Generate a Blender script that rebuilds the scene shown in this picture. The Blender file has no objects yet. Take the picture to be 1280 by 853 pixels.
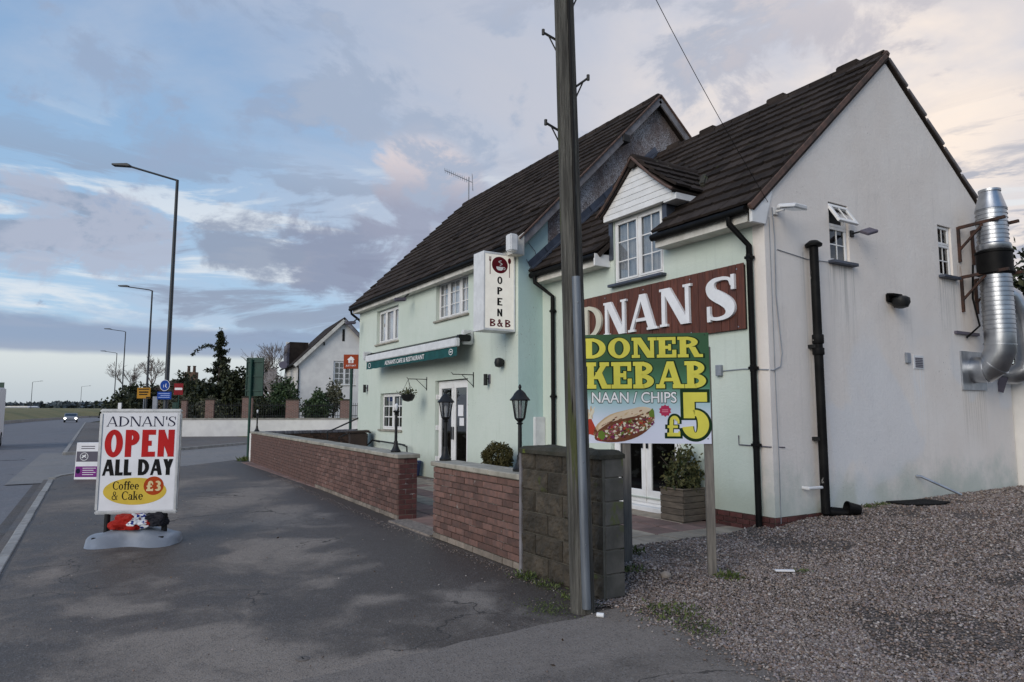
import bpy, bmesh, math, random
from mathutils import Vector, Matrix, noise, geometry
import numpy as np
R = math.radians
random.seed(11)
NP = np.random.default_rng(5)
S = bpy.context.scene
COL = S.collection
# ------------------------------------------------------------------ survey frame -> world
# World axes follow the building: x along the street front (towards the car park), y into the plot, z up.
# Distant things were surveyed from the pavement (X to the right, Y ahead); site() turns that into world.
YAW = R(31.4745); SN, CS = math.sin(YAW), math.cos(YAW)
def site(X, Y, z=0.0):
    dx, dy = X - 3.4923, Y - 9.2416
    return Vector((SN*dx - CS*dy, CS*dx + SN*dy, z))
def sdir(X, Y, Z):
    return Vector((SN*X - CS*Y, CS*X + SN*Y, Z)).normalized()
SITE_ROT = math.atan2(CS, SN)          # heading of the survey X axis in the world

# ------------------------------------------------------------------ camera
cam_d = bpy.data.cameras.new("camera"); cam = bpy.data.objects.new("camera", cam_d); COL.objects.link(cam)
cam.location = site(0, 0, 1.6)
cam.rotation_euler = (R(90 + 5.923), 0, R(90 - 31.4745))
cam_d.sensor_width = 36; cam_d.lens = 853/1280*36; cam_d.clip_start = .05; cam_d.clip_end = 6000
S.camera = cam

# ------------------------------------------------------------------ node helper
class NT:
    def __init__(s, tree): s.t = tree; s.n = tree.nodes; s.l = tree.links
    def new(s, typ, props=None, **ins):
        n = s.n.new(typ)
        for k, v in (props or {}).items(): setattr(n, k, v)
        for k, v in ins.items():
            key = int(k[1:]) if k[0] == 'i' and k[1:].isdigit() else k.replace('_', ' ')
            s.put(n.inputs[key], v)
        return n
    def put(s, sock, v):
        if isinstance(v, bpy.types.NodeSocket): s.l.new(v, sock)
        elif v is not None: sock.default_value = v
    def math(s, op, a, b=None, clamp=False):
        n = s.n.new('ShaderNodeMath'); n.operation = op; n.use_clamp = clamp
        s.put(n.inputs[0], a)
        if b is not None: s.put(n.inputs[1], b)
        return n.outputs[0]
    def vmath(s, op, a, b=None, out=0):
        n = s.n.new('ShaderNodeVectorMath'); n.operation = op
        s.put(n.inputs[0], a)
        if b is not None: s.put(n.inputs[1], b)
        return n.outputs[out]
    def noise(s, vec, scale=5, detail=5, rough=.55, dist=0, col=False):
        n = s.new('ShaderNodeTexNoise', Vector=vec, Scale=scale, Detail=detail, Roughness=rough, Distortion=dist)
        return n.outputs['Color' if col else 'Fac']
    def step(s, v, a, b, lo=0., hi=1.):
        n = s.n.new('ShaderNodeMapRange'); n.interpolation_type = 'SMOOTHSTEP'
        s.put(n.inputs[0], v); n.inputs[1].default_value = a; n.inputs[2].default_value = b
        n.inputs[3].default_value = lo; n.inputs[4].default_value = hi
        return n.outputs[0]
    def mix(s, f, a, b, mode='MIX'):
        n = s.n.new('ShaderNodeMix'); n.data_type = 'RGBA'; n.blend_type = mode
        s.put(n.inputs[0], f); s.put(n.inputs[6], c4(a)); s.put(n.inputs[7], c4(b))
        return n.outputs[2]
def c4(c):
    if isinstance(c, bpy.types.NodeSocket): return c
    return (*c, 1.0) if len(c) == 3 else tuple(c)

# ------------------------------------------------------------------ sky and sun (overcast dusk)
SUN_EL, SUN_DIR = R(24), Vector((.36, -.86, math.tan(R(24))*.95)).normalized()
w = bpy.data.worlds.new("World"); S.world = w; w.use_nodes = True
t = NT(w.node_tree); w.node_tree.nodes.clear()
g = t.new('ShaderNodeTexCoord').outputs['Generated']
sep = t.new('ShaderNodeSeparateXYZ', Vector=g)
zz = t.math('MAXIMUM', sep.outputs[2], 0.0)
sky = t.new('ShaderNodeTexSky', dict(sky_type='NISHITA', sun_disc=False, sun_elevation=SUN_EL,
            sun_rotation=math.atan2(SUN_DIR.x, SUN_DIR.y), air_density=1.0, dust_density=1.5, ozone_density=2.0))
inv = t.math('DIVIDE', 1.0, t.math('ADD', zz, .13))
plan = t.new('ShaderNodeCombineXYZ', X=t.math('MULTIPLY', sep.outputs[0], inv), Y=t.math('MULTIPLY', sep.outputs[1], inv), Z=0.0).outputs[0]
def lobe(X, Y, Z, a, b):                # smooth patch of cloud round one bearing
    return t.step(t.vmath('DOT_PRODUCT', g, tuple(sdir(X, Y, Z)), 1), math.cos(R(a)), math.cos(R(b)))
K = 10.0                                # the background runs at strength 0.1
def sc(r, gg, b): return (r*K, gg*K, b*K)
blue = t.mix(t.step(zz, .02, .75), sc(.37, .55, .74), sc(.16, .29, .53))
blue = t.mix(.25, blue, sky.outputs[0])
# pale lavender veil, thicker to the right of the view
n1 = t.noise(plan, .62, 8, .58, .5)
right = t.step(t.vmath('DOT_PRODUCT', g, tuple(sdir(1, .55, .15)), 1), .05, .88)
veil = t.step(t.math('ADD', n1, t.math('MULTIPLY', right, .30)), .47, .80)
veilc = t.mix(right, sc(.40, .455, .56), sc(.58, .55, .565))
c = t.mix(t.math('MULTIPLY', veil, .92), blue, veilc)
# cream glow between the clouds on the right
n2 = t.noise(plan, 1.3, 6, .55, .3)
glow = t.math('MULTIPLY', lobe(.44, 1, .50, 17, 2), t.step(n2, .34, .66))
c = t.mix(t.math('MULTIPLY', glow, .95), c, sc(.95, .80, .66))
glow2 = t.math('MULTIPLY', lobe(.62, 1, .32, 16, 2), t.step(n2, .36, .70))
c = t.mix(t.math('MULTIPLY', glow2, .75), c, sc(.82, .71, .62))
grey = t.math('MULTIPLY', lobe(.05, 1, .66, 30, 6), t.step(n1, .40, .62))
c = t.mix(t.math('MULTIPLY', grey, .35), c, sc(.37, .40, .48))
# broken streaks low over the road
g3 = t.new('ShaderNodeMapping', Vector=g, Rotation=(0, 0, R(20)), Scale=(2.2, 2.2, 13)).outputs[0]
n3 = t.noise(g3, 1.5, 8, .6, .6)
low = t.math('MULTIPLY', t.step(zz, .40, .24), t.step(zz, .085, .13))
c = t.mix(t.math('MULTIPLY', t.math('MULTIPLY', low, t.step(n3, .50, .58)), .85), c, sc(.235, .28, .375))
c = t.mix(t.math('MULTIPLY', t.math('MULTIPLY', low, t.step(n3, .48, .38)), .75), c, sc(.64, .67, .70))
# cumulus bank with a pink crest
n4 = t.noise(t.new('ShaderNodeMapping', Vector=g, Scale=(1, 1, 1.7)).outputs[0], 5.5, 9, .62, .35)
n4s = t.noise(g, 1.1, 3, .5)
def bank(X, Y, Z, a, b, thr, body, crest):
    global c
    m = t.math('MULTIPLY', lobe(X, Y, Z, a, b), 1.0)
    f = t.step(t.math('ADD', t.math('MULTIPLY', m, .42), t.math('MULTIPLY', n4, 1.15)), thr, thr + .12)
    cr = t.step(zz, Z*.93, Z*1.30)
    c = t.mix(t.math('MULTIPLY', f, .88), c, t.mix(cr, sc(*body), sc(*crest)))
bank(-.25, 1, .262, 9, 1., .83, (.215, .245, .34), (.42, .41, .46))
bank(-.14, 1, .300, 9, 1., .82, (.27, .295, .39), (.70, .60, .58))
bank(-.38, 1, .250, 7, 1., .90, (.235, .28, .375), (.33, .36, .45))
bank(-.74, 1, .285, 6, 1., .92, (.36, .40, .50), (.62, .54, .53))
bank(-.57, 1, .262, 6, 1., .96, (.36, .40, .50), (.54, .50, .53))
bank(-.10, 1, .175, 10, 1., .93, (.25, .295, .40), (.40, .42, .50))
bank(-.45, 1, .60, 26, 4., .99, (.26, .335, .47), (.31, .37, .49))
bank(-.10, 1, .50, 22, 4., .98, (.31, .37, .48), (.47, .47, .54))
bank(.25, 1, .62, 20, 3., .96, (.36, .39, .47), (.52, .49, .53))
bank(.52, 1, .46, 22, 4., .98, (.44, .43, .475), (.62, .57, .57))
# flat stratus line and the clear strip under it
n5 = t.noise(t.new('ShaderNodeMapping', Vector=g, Scale=(3, 3, 9)).outputs[0], 2.2, 6, .55, .2)
wob = t.math('MULTIPLY', t.math('SUBTRACT', n5, .5), .045)
zw = t.math('ADD', zz, wob)
strip = t.step(zz, .092, .070)
c = t.mix(strip, c, t.mix(t.step(zz, .0, .085), sc(.42, .47, .51), sc(.565, .61, .615)))
band = t.math('MULTIPLY', t.step(t.math('ADD', zz, t.math('MULTIPLY', wob, .25)), .068, .077), t.step(zw, .119, .104))
c = t.mix(t.math('MULTIPLY', band, .78), c, sc(.215, .265, .38))
wisps = t.math('MULTIPLY', t.math('MULTIPLY', t.step(n3, .56, .64), t.step(zz, .022, .045)), t.step(zz, .075, .06))
c = t.mix(t.math('MULTIPLY', wisps, .55), c, sc(.36, .42, .49))
bg = t.new('ShaderNodeBackground', Color=c, Strength=.1)
t.l.new(bg.outputs[0], t.new('ShaderNodeOutputWorld').inputs[0])

sd = bpy.data.lights.new("sun", 'SUN'); sd.energy = 1.5; sd.angle = R(42); sd.color = (1, .91, .80)
sun = bpy.data.objects.new("sun", sd); COL.objects.link(sun)
sun.rotation_euler = SUN_DIR.to_track_quat('Z', 'Y').to_euler()
S.view_settings.view_transform = 'Standard'; S.view_settings.look = 'None'
S.view_settings.exposure = 0.30; S.view_settings.gamma = 1; S.view_settings.use_curve_mapping = False
S.cycles.max_bounces = 6; S.cycles.transparent_max_bounces = 12; S.cycles.use_denoising = True

# ------------------------------------------------------------------ materials
def material(name):
    m = bpy.data.materials.new(name); m.use_nodes = True
    t = NT(m.node_tree); b = m.node_tree.nodes['Principled BSDF']
    return m, t, b
def coords(t, kind='Object', rnd=True):
    v = t.new('ShaderNodeTexCoord').outputs[kind]
    if rnd:
        oi = t.new('ShaderNodeObjectInfo').outputs['Random']
        v = t.vmath('ADD', v, t.vmath('SCALE', (37., 71., 53.), None)) if False else t.vmath('ADD', v, t.new('ShaderNodeCombineXYZ', X=t.math('MULTIPLY', oi, 31.), Y=t.math('MULTIPLY', oi, 57.), Z=t.math('MULTIPLY', oi, 83.)).outputs[0])
    return v
def bumped(t, b, h, strength, dist=.01):
    n = t.new('ShaderNodeBump', Strength=strength, Distance=dist, Height=h)
    t.l.new(n.outputs[0], b.inputs['Normal'])
def pm(name, c1, c2=None, scale=4, detail=6, lo=.35, hi=.65, rough=.7, bump=.0, bscale=60, bdist=.004, metal=0, rnd=.0, spots=None, spec=.4, stretch=(1, 1, 1), world=False):
    """paint/stone/wood: two tones mixed by noise, optional spots (colour, scale, threshold), per-object brightness."""
    m, t, b = material(name)
    v = coords(t, 'Object', not world)
    if stretch != (1, 1, 1): v = t.new('ShaderNodeMapping', Vector=v, Scale=stretch).outputs[0]
    c2 = c2 or tuple(x*.75 for x in c1)
    col = t.mix(t.step(t.noise(v, scale, detail, .6), lo, hi), c1, c2)
    if spots:
        for (sc_, ss, th) in spots:
            col = t.mix(t.step(t.noise(v, ss, 4, .6, .2), th, th + .06), col, sc_)
    if rnd:
        oi = t.new('ShaderNodeObjectInfo').outputs['Random']
        n = t.new('ShaderNodeHueSaturation', Color=col, Value=t.step(oi, 0, 1, 1 - rnd, 1 + rnd))
        n.inputs['Saturation'].default_value = 1
        col = n.outputs[0]
    t.put(b.inputs['Base Color'], col)
    b.inputs['Roughness'].default_value = rough; b.inputs['Metallic'].default_value = metal
    b.inputs['Specular IOR Level'].default_value = spec
    if bump: bumped(t, b, t.noise(v, bscale, 5, .6), bump, bdist)
    return m

def render_mat(name, base, tone2, dirt, gable=False):
    m, t, b = material(name)
    v = t.new('ShaderNodeTexCoord').outputs['Object']
    z = t.new('ShaderNodeSeparateXYZ', Vector=v).outputs[2]
    col = t.mix(t.step(t.noise(v, .9, 5, .6), .35, .68), base, tone2)
    # rain streaks, mostly vertical
    st = t.noise(t.new('ShaderNodeMapping', Vector=v, Scale=(7, 7, .35)).outputs[0], 1.4, 5, .6)
    col = t.mix(t.math('MULTIPLY', t.step(st, .54, .78), .30), col, dirt)
    fine = t.noise(v, 14, 4, .7)
    col = t.mix(t.math('MULTIPLY', t.step(fine, .55, .8), .22), col, dirt)
    # splash dirt and algae at the foot of the wall
    ft = t.math('ADD', z, t.math('MULTIPLY', t.math('SUBTRACT', t.noise(v, 1.7, 6, .65), .5), 1.5 if gable else .8))
    col = t.mix(t.math('MULTIPLY', t.step(ft, .95 if gable else .75, .2), .65), col, (.36, .44, .39) if gable else (.40, .45, .37))
    # flaked spots
    fl = t.noise(t.new('ShaderNodeMapping', Vector=v, Scale=(1, 1, .8)).outputs[0], 26, 3, .6)
    zone = t.step(t.noise(v, .7, 2), .52, .66)
    col = t.mix(t.math('MULTIPLY', t.math('MULTIPLY', t.step(fl, .66, .70), zone), .65), col, (.16, .15, .14))
    if gable:
        yy = t.new('ShaderNodeSeparateXYZ', Vector=v).outputs[1]
        thin = t.noise(t.new('ShaderNodeMapping', Vector=v, Scale=(16, 16, .3)).outputs[0], 1.6, 4, .6)
        for (ya, yb, zt, zb, cc, am) in ((5.22, 5.36, 4.2, 2.7, (.40, .24, .14), .75), (5.72, 5.86, 4.2, 2.7, (.40, .25, .15), .7), (1.42, 2.08, 3.80, 2.2, (.42, .41, .39), .8), (4.52, 5.14, 3.92, 2.6, (.42, .41, .39), .7), (3.55, 3.90, 2.30, .6, (.80, .80, .80), .8), (5.1, 5.9, 1.98, .7, (.50, .46, .40), .7), (.80, 1.05, 3.9, .3, (.46, .45, .43), .5)):
            mk = t.math('MULTIPLY', t.math('MULTIPLY', t.step(yy, ya - .05, ya + .04), t.step(yy, yb + .05, yb - .04)), t.math('MULTIPLY', t.step(z, zb, zt), t.step(z, zt + .02, zt - .02)))
            col = t.mix(t.math('MULTIPLY', t.math('MULTIPLY', mk, t.step(thin, .40, .66)), am), col, cc)
        hl = t.new('ShaderNodeTexVoronoi', dict(feature='DISTANCE_TO_EDGE'), Vector=t.vmath('ADD', v, t.new('ShaderNodeTexNoise', Vector=v, Scale=2.5, Detail=5.).outputs['Color']), Scale=.55).outputs['Distance']
        col = t.mix(t.math('MULTIPLY', t.step(hl, .008, .002), t.math('MULTIPLY', t.step(t.noise(v, .5, 2), .46, .56), .14)), col, (.40, .39, .37))
        pat = t.noise(v, .55, 3, .5, .6)
        col = t.mix(t.math('MULTIPLY', t.math('MULTIPLY', t.step(pat, .52, .60), t.step(z, 3.3, 2.2)), .45), col, (.68, .71, .75))
    t.put(b.inputs['Base Color'], col); b.inputs['Roughness'].default_value = .85; b.inputs['Specular IOR Level'].default_value = .25
    h = t.math('ADD', t.noise(v, 90, 4, .7), t.math('MULTIPLY', t.noise(v, 3.0, 4, .5), 2.2))
    bumped(t, b, t.math('ADD', h, t.math('MULTIPLY', t.noise(v, 22, 3, .6), 1.2)), .55, .008)
    return m
MINT = render_mat('mint_render', (.555, .628, .555), (.605, .668, .60), (.37, .42, .37))
CREAM = render_mat('cream_render', (.765, .705, .65), (.80, .75, .70), (.53, .50, .465), True)
MINT_SHADED = render_mat('shaded_mint_render', (.43, .58, .56), (.47, .61, .59), (.32, .42, .41))  # same mint paint as the front, its shade on the flank put into the colour
FARWHITE = pm('far_white_render', (.78, .765, .73), (.68, .665, .64), 1.2, rough=.9, bump=.2)

def pebble():
    m, t, b = material('pebble_dash')
    v = t.new('ShaderNodeTexCoord').outputs['Object']
    big = t.noise(t.new('ShaderNodeMapping', Vector=v, Scale=(1, 1, .45)).outputs[0], 1.3, 7, .68, .4)
    col = t.mix(t.step(big, .42, .60), (.19, .15, .14), (.33, .315, .32))
    vo = t.new('ShaderNodeTexVoronoi', Vector=v, Scale=62.).outputs['Color']
    sp = t.new('ShaderNodeSeparateColor', Color=vo).outputs[0]
    col = t.mix(t.math('MULTIPLY', t.step(sp, .62, .9), t.step(big, .36, .58)), col, (.52, .51, .53))
    col = t.mix(t.step(sp, .30, .1), col, (.07, .055, .05))
    t.put(b.inputs['Base Color'], col); b.inputs['Roughness'].default_value = .95
    bumped(t, b, t.new('ShaderNodeTexVoronoi', Vector=v, Scale=62.).outputs['Distance'], 0.6, .012)
    return m
PEBBLE = pebble()
TILE = pm('concrete_tile', (.048, .038, .033), (.027, .022, .020), 2.5, 7, .3, .7, 1., .6, 45, .008, rnd=.24, spec=.12,
          spots=[((.11, .10, .08), 9, .70), ((.045, .052, .025), 4, .67), ((.36, .35, .31), 24, .745)])
VERGE = pm('verge_mortar', (.135, .082, .066), (.075, .055, .048), 6, rough=.95, bump=.5, bscale=30)
LEAD = pm('lead_flashing', (.10, .115, .15), (.07, .08, .105), 4, rough=.5, metal=.4)
UPVC = pm('white_upvc', (.80, .80, .80), (.70, .70, .69), 3, rough=.38)
UPVC_DIRTY = pm('weathered_white_soffit', (.68, .66, .61), (.50, .48, .43), 3, rough=.5)
BLACKP = pm('black_plastic', (.005, .005, .0055), (.009, .009, .009), 5, rough=.5, bump=.05, spec=.10)
BLACKPEEL = pm('peeling_black_iron', (.006, .006, .0065), (.012, .012, .012), 5, rough=.55, spec=.10, bump=.2, bscale=30, spots=[((.45, .44, .42), 6, .665)])
IRON = pm('black_painted_iron', (.008, .009, .010), (.016, .016, .016), 9, rough=.48, spec=.3, bump=.1)
DKWOOD = pm('stained_board', (.125, .040, .024), (.078, .026, .017), 6, 7, rough=.55, bump=.25, bscale=20, rnd=.16, stretch=(6, 1, .6))
BARGE = pm('weathered_bargeboard', (.23, .225, .24), (.14, .13, .135), 5, rough=.8, bump=.3, stretch=(1, .7, .7))
GREYWOOD = pm('silvered_post', (.21, .19, .165), (.12, .11, .098), 5, rough=.85, bump=.5, bscale=20, stretch=(6, 6, .5))
PLANTERW = pm('weathered_planter_board', (.155, .125, .095), (.095, .078, .06), 5, rough=.85, bump=.5, bscale=14, rnd=.15, stretch=(1, 1, 6))
POLEW = pm('telegraph_pole_wood', (.150, .145, .128), (.070, .067, .060), 4, 9, .36, .62, .9, 1., 14, .025, spec=.15, stretch=(9, 9, .4), spots=[((.09, .10, .045), 1.2, .60), ((.27, .26, .24), 5, .66), ((.018, .016, .014), 2.6, .62)])
GALV = pm('galvanised_steel', (.48, .50, .53), (.36, .38, .41), 7, rough=.42, metal=.85, bump=.1, bscale=20)
CONDUIT = pm('dull_zinc', (.21, .235, .265), (.13, .145, .165), 4, rough=.55, metal=.5, stretch=(4, 4, .4))
DUCT = pm('spiral_duct_steel', (.50, .52, .545), (.36, .38, .41), 3, rough=.34, metal=1., bump=.12, bscale=8, bdist=.01)
RUST = pm('rusty_angle_iron', (.030, .020, .018), (.065, .030, .020), 8, rough=.8, bump=.4)
BRICK = pm('red_brick', (.165, .090, .072), (.112, .068, .058), 9, 6, rough=.88, bump=.5, bscale=60, rnd=.26, spots=[((.28, .245, .225), 6, .66), ((.06, .05, .045), 11, .69)])
BRICKD = pm('dark_red_brick', (.105, .036, .032), (.07, .028, .026), 9, 6, rough=.8, bump=.4, rnd=.2)
BRICKB = pm('pale_base_brick', (.24, .20, .165), (.17, .145, .12), 9, rough=.9, bump=.5, rnd=.18)
BRICKO = pm('old_brown_brick', (.13, .075, .05), (.07, .045, .033), 7, rough=.9, bump=.5, rnd=.3)
MORTAR = pm('wall_mortar', (.155, .12, .095), (.092, .074, .062), 9, rough=.95, bump=.4, stretch=(1, 1, 2.5), spots=[((.46, .43, .41), 2.2, .585)])
COPING = pm('concrete_coping', (.36, .335, .28), (.24, .225, .185), 4, rough=.9, bump=.5, bscale=40, rnd=.1, spots=[((.11, .115, .06), 5, .64)])
BLOCK = pm('pitched_face_block', (.075, .062, .046), (.040, .035, .027), 6, 7, rough=.95, bump=.9, bscale=26, bdist=.02, rnd=.18, spots=[((.055, .062, .02), 3, .63), ((.15, .135, .115), 12, .71)])
BLOCKS = pm('smooth_block_end', (.115, .108, .095), (.075, .072, .062), 5, rough=.9, bump=.4, rnd=.1, spots=[((.085, .095, .04), 2.5, .62)])
MOSS = pm('mossy_cap', (.055, .05, .038), (.032, .032, .022), 5, rough=1, bump=.9, bscale=30, bdist=.02, spots=[((.10, .12, .02), 5, .62)])
SLABB = pm('buff_slab', (.37, .305, .235), (.25, .21, .165), 3, rough=.9, bump=.3, rnd=.12)
SLABR = pm('red_slab', (.25, .155, .13), (.18, .12, .10), 3, rough=.9, bump=.3, rnd=.12)
KERB = pm('concrete_kerb', (.33, .32, .30), (.24, .23, .215), 4, rough=.9, bump=.4, rnd=.12)
CURTAIN = pm('net_curtain', (.74, .74, .75), (.58, .59, .60), 6, rough=.9, stretch=(9, 9, .4))
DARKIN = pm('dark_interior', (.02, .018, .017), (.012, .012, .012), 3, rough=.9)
GREENCLOTH = pm('awning_canvas', (.008, .085, .085), (.006, .062, .062), 5, rough=.8, bump=.2)
BROWNBIN = pm('brown_bin_plastic', (.048, .032, .025), (.036, .025, .02), 5, rough=.5, bump=.1)
BLUEP = pm('blue_plastic', (.02, .04, .15), (.015, .03, .11), 5, rough=.45)
WHITEP = pm('white_plastic', (.72, .73, .74), (.62, .63, .64), 5, rough=.45)
GREYP = pm('grey_plastic', (.27, .295, .335), (.19, .21, .24), 3, rough=.5, bump=.1, spots=[((.16, .15, .14), 5, .70)])
ALU = pm('sign_aluminium', (.56, .57, .58), (.42, .43, .44), 6, rough=.4, metal=.6)
SIGNW = pm('sign_white', (.79, .79, .81), (.70, .70, .72), 2, rough=.45, spec=.25, spots=[((.52, .52, .52), 7, .70)])
GREENPOST = pm('dark_green_paint', (.010, .055, .038), (.008, .04, .03), 4, rough=.5)
LAMPPOST = pm('dark_lamp_steel', (.028, .034, .04), (.02, .024, .028), 4, rough=.5)
def flat(name, c, rough=.5, emit=0):
    m, t, b = material(name)
    v = coords(t); col = t.mix(t.step(t.noise(v, 5, 4), .3, .7), c, tuple(x*.88 for x in c))
    t.put(b.inputs['Base Color'], col); b.inputs['Roughness'].default_value = max(rough, .5); b.inputs['Specular IOR Level'].default_value = .08
    if emit:
        t.put(b.inputs['Emission Color'], c4(c)); b.inputs['Emission Strength'].default_value = emit
    return m
YELLOW = flat('print_yellow', (.70, .64, .10)); OUTLINE = flat('print_dark_green', (.012, .035, .015)); PRINTW = flat('print_white', (.82, .82, .82))
REDP = flat('print_red', (.50, .022, .022)); NAVY = flat('print_navy', (.012, .012, .04)); OCHRE = flat('print_ochre', (.66, .47, .07)); MAROON = flat('print_maroon', (.13, .012, .02))
BLACKPR = flat('print_black', (.012, .012, .012)); ORANGE = flat('sign_orange', (.33, .058, .022)); PURPLE = flat('print_purple', (.20, .035, .22)); GREYPR = flat('print_grey', (.13, .12, .15))
SIGNBLUE = flat('sign_blue', (.012, .06, .30)); SIGNYEL = flat('sign_yellow', (.46, .23, .03)); SIGNRED = flat('sign_red', (.24, .018, .025))
LIGHTBOX = flat('lit_acrylic', (.84, .80, .72), .35, .22); LETTERW = flat('raised_letter_white', (.82, .83, .85), .4); LETTERY = flat('yellowed_letter', (.62, .60, .50), .5)
HEADL = flat('headlamp', (1, .98, .9), .3, 6.0)
CARP = flat('silver_car_paint', (.25, .27, .30), .3); RUBBER = flat('rubber', (.015, .015, .015), .8); VANW = flat('white_van_paint', (.72, .73, .75), .3)
def glassmat(name, tint=.02, clear=.5, rough=.03):
    m, t, b = material(name)
    t.n.remove(b)
    gl = t.new('ShaderNodeBsdfGlossy', Color=(.9, .93, .95, 1), Roughness=rough)
    tr = t.new('ShaderNodeBsdfTransparent', Color=(clear, clear, clear, 1))
    fr = t.new('ShaderNodeFresnel', IOR=1.5)
    f = t.math('MULTIPLY', t.math('ADD', t.math('MULTIPLY', fr.outputs[0], 1.5), tint, True), t.math('SUBTRACT', 1.0, t.new('ShaderNodeNewGeometry').outputs['Backfacing']))
    mx = t.new('ShaderNodeMixShader', i0=f, i1=tr.outputs[0], i2=gl.outputs[0])
    out = [n for n in t.n if n.type == 'OUTPUT_MATERIAL'][0]
    t.l.new(mx.outputs[0], out.inputs[0])
    return m
GLASS = glassmat('window_glass', .06, .9); GLASSD = glassmat('door_glass', .03, .22); GLASSL = glassmat('lantern_glass', .16, .7, .25)

def leafmat(name, dark, light, rough=.6):
    m, t, b = material(name)
    a = t.new('ShaderNodeAttribute', dict(attribute_name='tint')).outputs['Fac']
    t.put(b.inputs['Base Color'], t.mix(a, dark, light)); b.inputs['Roughness'].default_value = rough
    b.inputs['Specular IOR Level'].default_value = .25
    return m
LEAF_BOX = leafmat('box_leaf', (.030, .032, .010), (.105, .085, .028)); LEAF_LAUREL = leafmat('planter_leaf', (.022, .036, .012), (.125, .115, .045))
LEAF_DARK = leafmat('evergreen_leaf', (.010, .016, .008), (.048, .055, .022)); LEAF_HEDGE = leafmat('hedge_leaf', (.018, .034, .012), (.065, .10, .04))
LEAF_OLIVE = leafmat('olive_shrub_leaf', (.05, .055, .03), (.17, .165, .11)); LEAF_GRASS = leafmat('grass_blade', (.035, .055, .015), (.12, .15, .045))
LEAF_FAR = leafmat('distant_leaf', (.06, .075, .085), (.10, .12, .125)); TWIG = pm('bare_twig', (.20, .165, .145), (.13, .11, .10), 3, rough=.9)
PALETWIG = pm('pale_twig', (.42, .38, .36), (.28, .25, .24), 3, rough=.9); BARK = pm('bark', (.07, .055, .045), (.04, .033, .03), 6, rough=.95, bump=.6)

def asphalt(name, dry, wet, attr=True):
    m, t, b = material(name)
    v = t.new('ShaderNodeTexCoord').outputs['Object']
    agg = t.noise(v, 120, 3, .8); mid = t.noise(v, 9, 6, .65); big = t.noise(v, .8, 6, .6, .5)
    if attr:
        d = t.new('ShaderNodeAttribute', dict(attribute_name='damp')).outputs['Fac']
        d = t.step(t.math('ADD', d, t.math('MULTIPLY', t.math('SUBTRACT', t.noise(v, 2.1, 9, .7, .6), .5), 1.5)), .15, .85)
    else: d = t.step(big, .35, .7)
    col = t.mix(d, dry, wet)
    col = t.mix(t.math('MULTIPLY', t.step(mid, .3, .75), .35), col, t.mix(.5, col, (.03, .028, .027)))
    vo = t.new('ShaderNodeTexVoronoi', Vector=v, Scale=95.)
    sp = t.new('ShaderNodeSeparateColor', Color=vo.outputs['Color'])
    col = t.mix(t.math('MULTIPLY', t.step(sp.outputs[0], .75, 1.), .28), col, (.30, .29, .285))
    col = t.mix(t.math('MULTIPLY', t.step(sp.outputs[1], .70, 1.), .4), col, (.02, .02, .02))
    ck = t.new('ShaderNodeTexVoronoi', dict(feature='DISTANCE_TO_EDGE'), Vector=t.vmath('ADD', v, t.vmath('MULTIPLY', t.new('ShaderNodeTexNoise', Vector=v, Scale=1.6, Detail=6.).outputs['Color'], (1.2, 1.2, 0))), Scale=.42).outputs['Distance']
    ckm = t.math('MULTIPLY', t.step(ck, .006, .0015), t.step(t.noise(v, .45, 2), .47, .55))
    col = t.mix(t.math('MULTIPLY', ckm, .7), col, (.02, .018, .017))
    t.put(b.inputs['Base Color'], col)
    t.put(b.inputs['Roughness'], t.mix(d, (.93,)*3, (.55,)*3)); b.inputs['Specular IOR Level'].default_value = .3
    bumped(t, b, t.math('ADD', t.math('MULTIPLY', vo.outputs['Distance'], 1.0), t.math('MULTIPLY', mid, 1.2)), .5, .006)
    return m
FOOTWAY = asphalt('footway_tarmac', (.262, .222, .186), (.084, .068, .056)); DRIVE = asphalt('driveway_tarmac', (.215, .185, .16), (.11, .093, .08))
ROADM = asphalt('road_asphalt', (.205, .202, .212), (.15, .148, .155), False); APRON = asphalt('crossover_concrete', (.27, .258, .245), (.20, .19, .18), False)
FARPATH = asphalt('far_footpath', (.17, .148, .13), (.11, .097, .088), False)
GROUNDM = pm('rough_ground', (.085, .085, .045), (.06, .06, .035), .25, rough=1, world=True)
FIELD = pm('winter_field_grass', (.20, .175, .08), (.135, .135, .062), .09, 8, .35, .65, 1, .5, 2, .3, world=True, spots=[((.20, .17, .085), .25, .58)])

def gravelmat():
    m, t, b = material('gravel_stone')
    a = t.new('ShaderNodeAttribute', dict(attribute_name='tint')).outputs['Color']
    v = t.new('ShaderNodeTexCoord').outputs['Object']
    t.put(b.inputs['Base Color'], t.mix(t.math('MULTIPLY', t.step(t.noise(v, 40, 3), .4, .7), .3), a, (.1, .085, .075)))
    b.inputs['Roughness'].default_value = .85; b.inputs['Specular IOR Level'].default_value = .3
    return m
GRAVELST = gravelmat()
def gravelbed():
    m, t, b = material('gravel_bed')
    v = t.new('ShaderNodeTexCoord').outputs['Object']
    vo = t.new('ShaderNodeTexVoronoi', Vector=v, Scale=38.)
    s = t.new('ShaderNodeSeparateColor', Color=vo.outputs['Color'])
    col = t.mix(s.outputs[0], (.09, .070, .060), (.30, .25, .225))
    col = t.mix(t.step(s.outputs[1], .6, 1.), col, (.20, .15, .12))
    col = t.mix(t.step(t.noise(v, .9, 6, .6), .42, .66), col, t.mix(.7, col, (.085, .066, .052)))
    col = t.mix(t.step(vo.outputs['Distance'], .35, .75), col, (.035, .03, .027))
    t.put(b.inputs['Base Color'], col); b.inputs['Roughness'].default_value = .9
    bumped(t, b, t.math('MULTIPLY', vo.outputs['Distance'], -1.), 1., .03)
    return m
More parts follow.
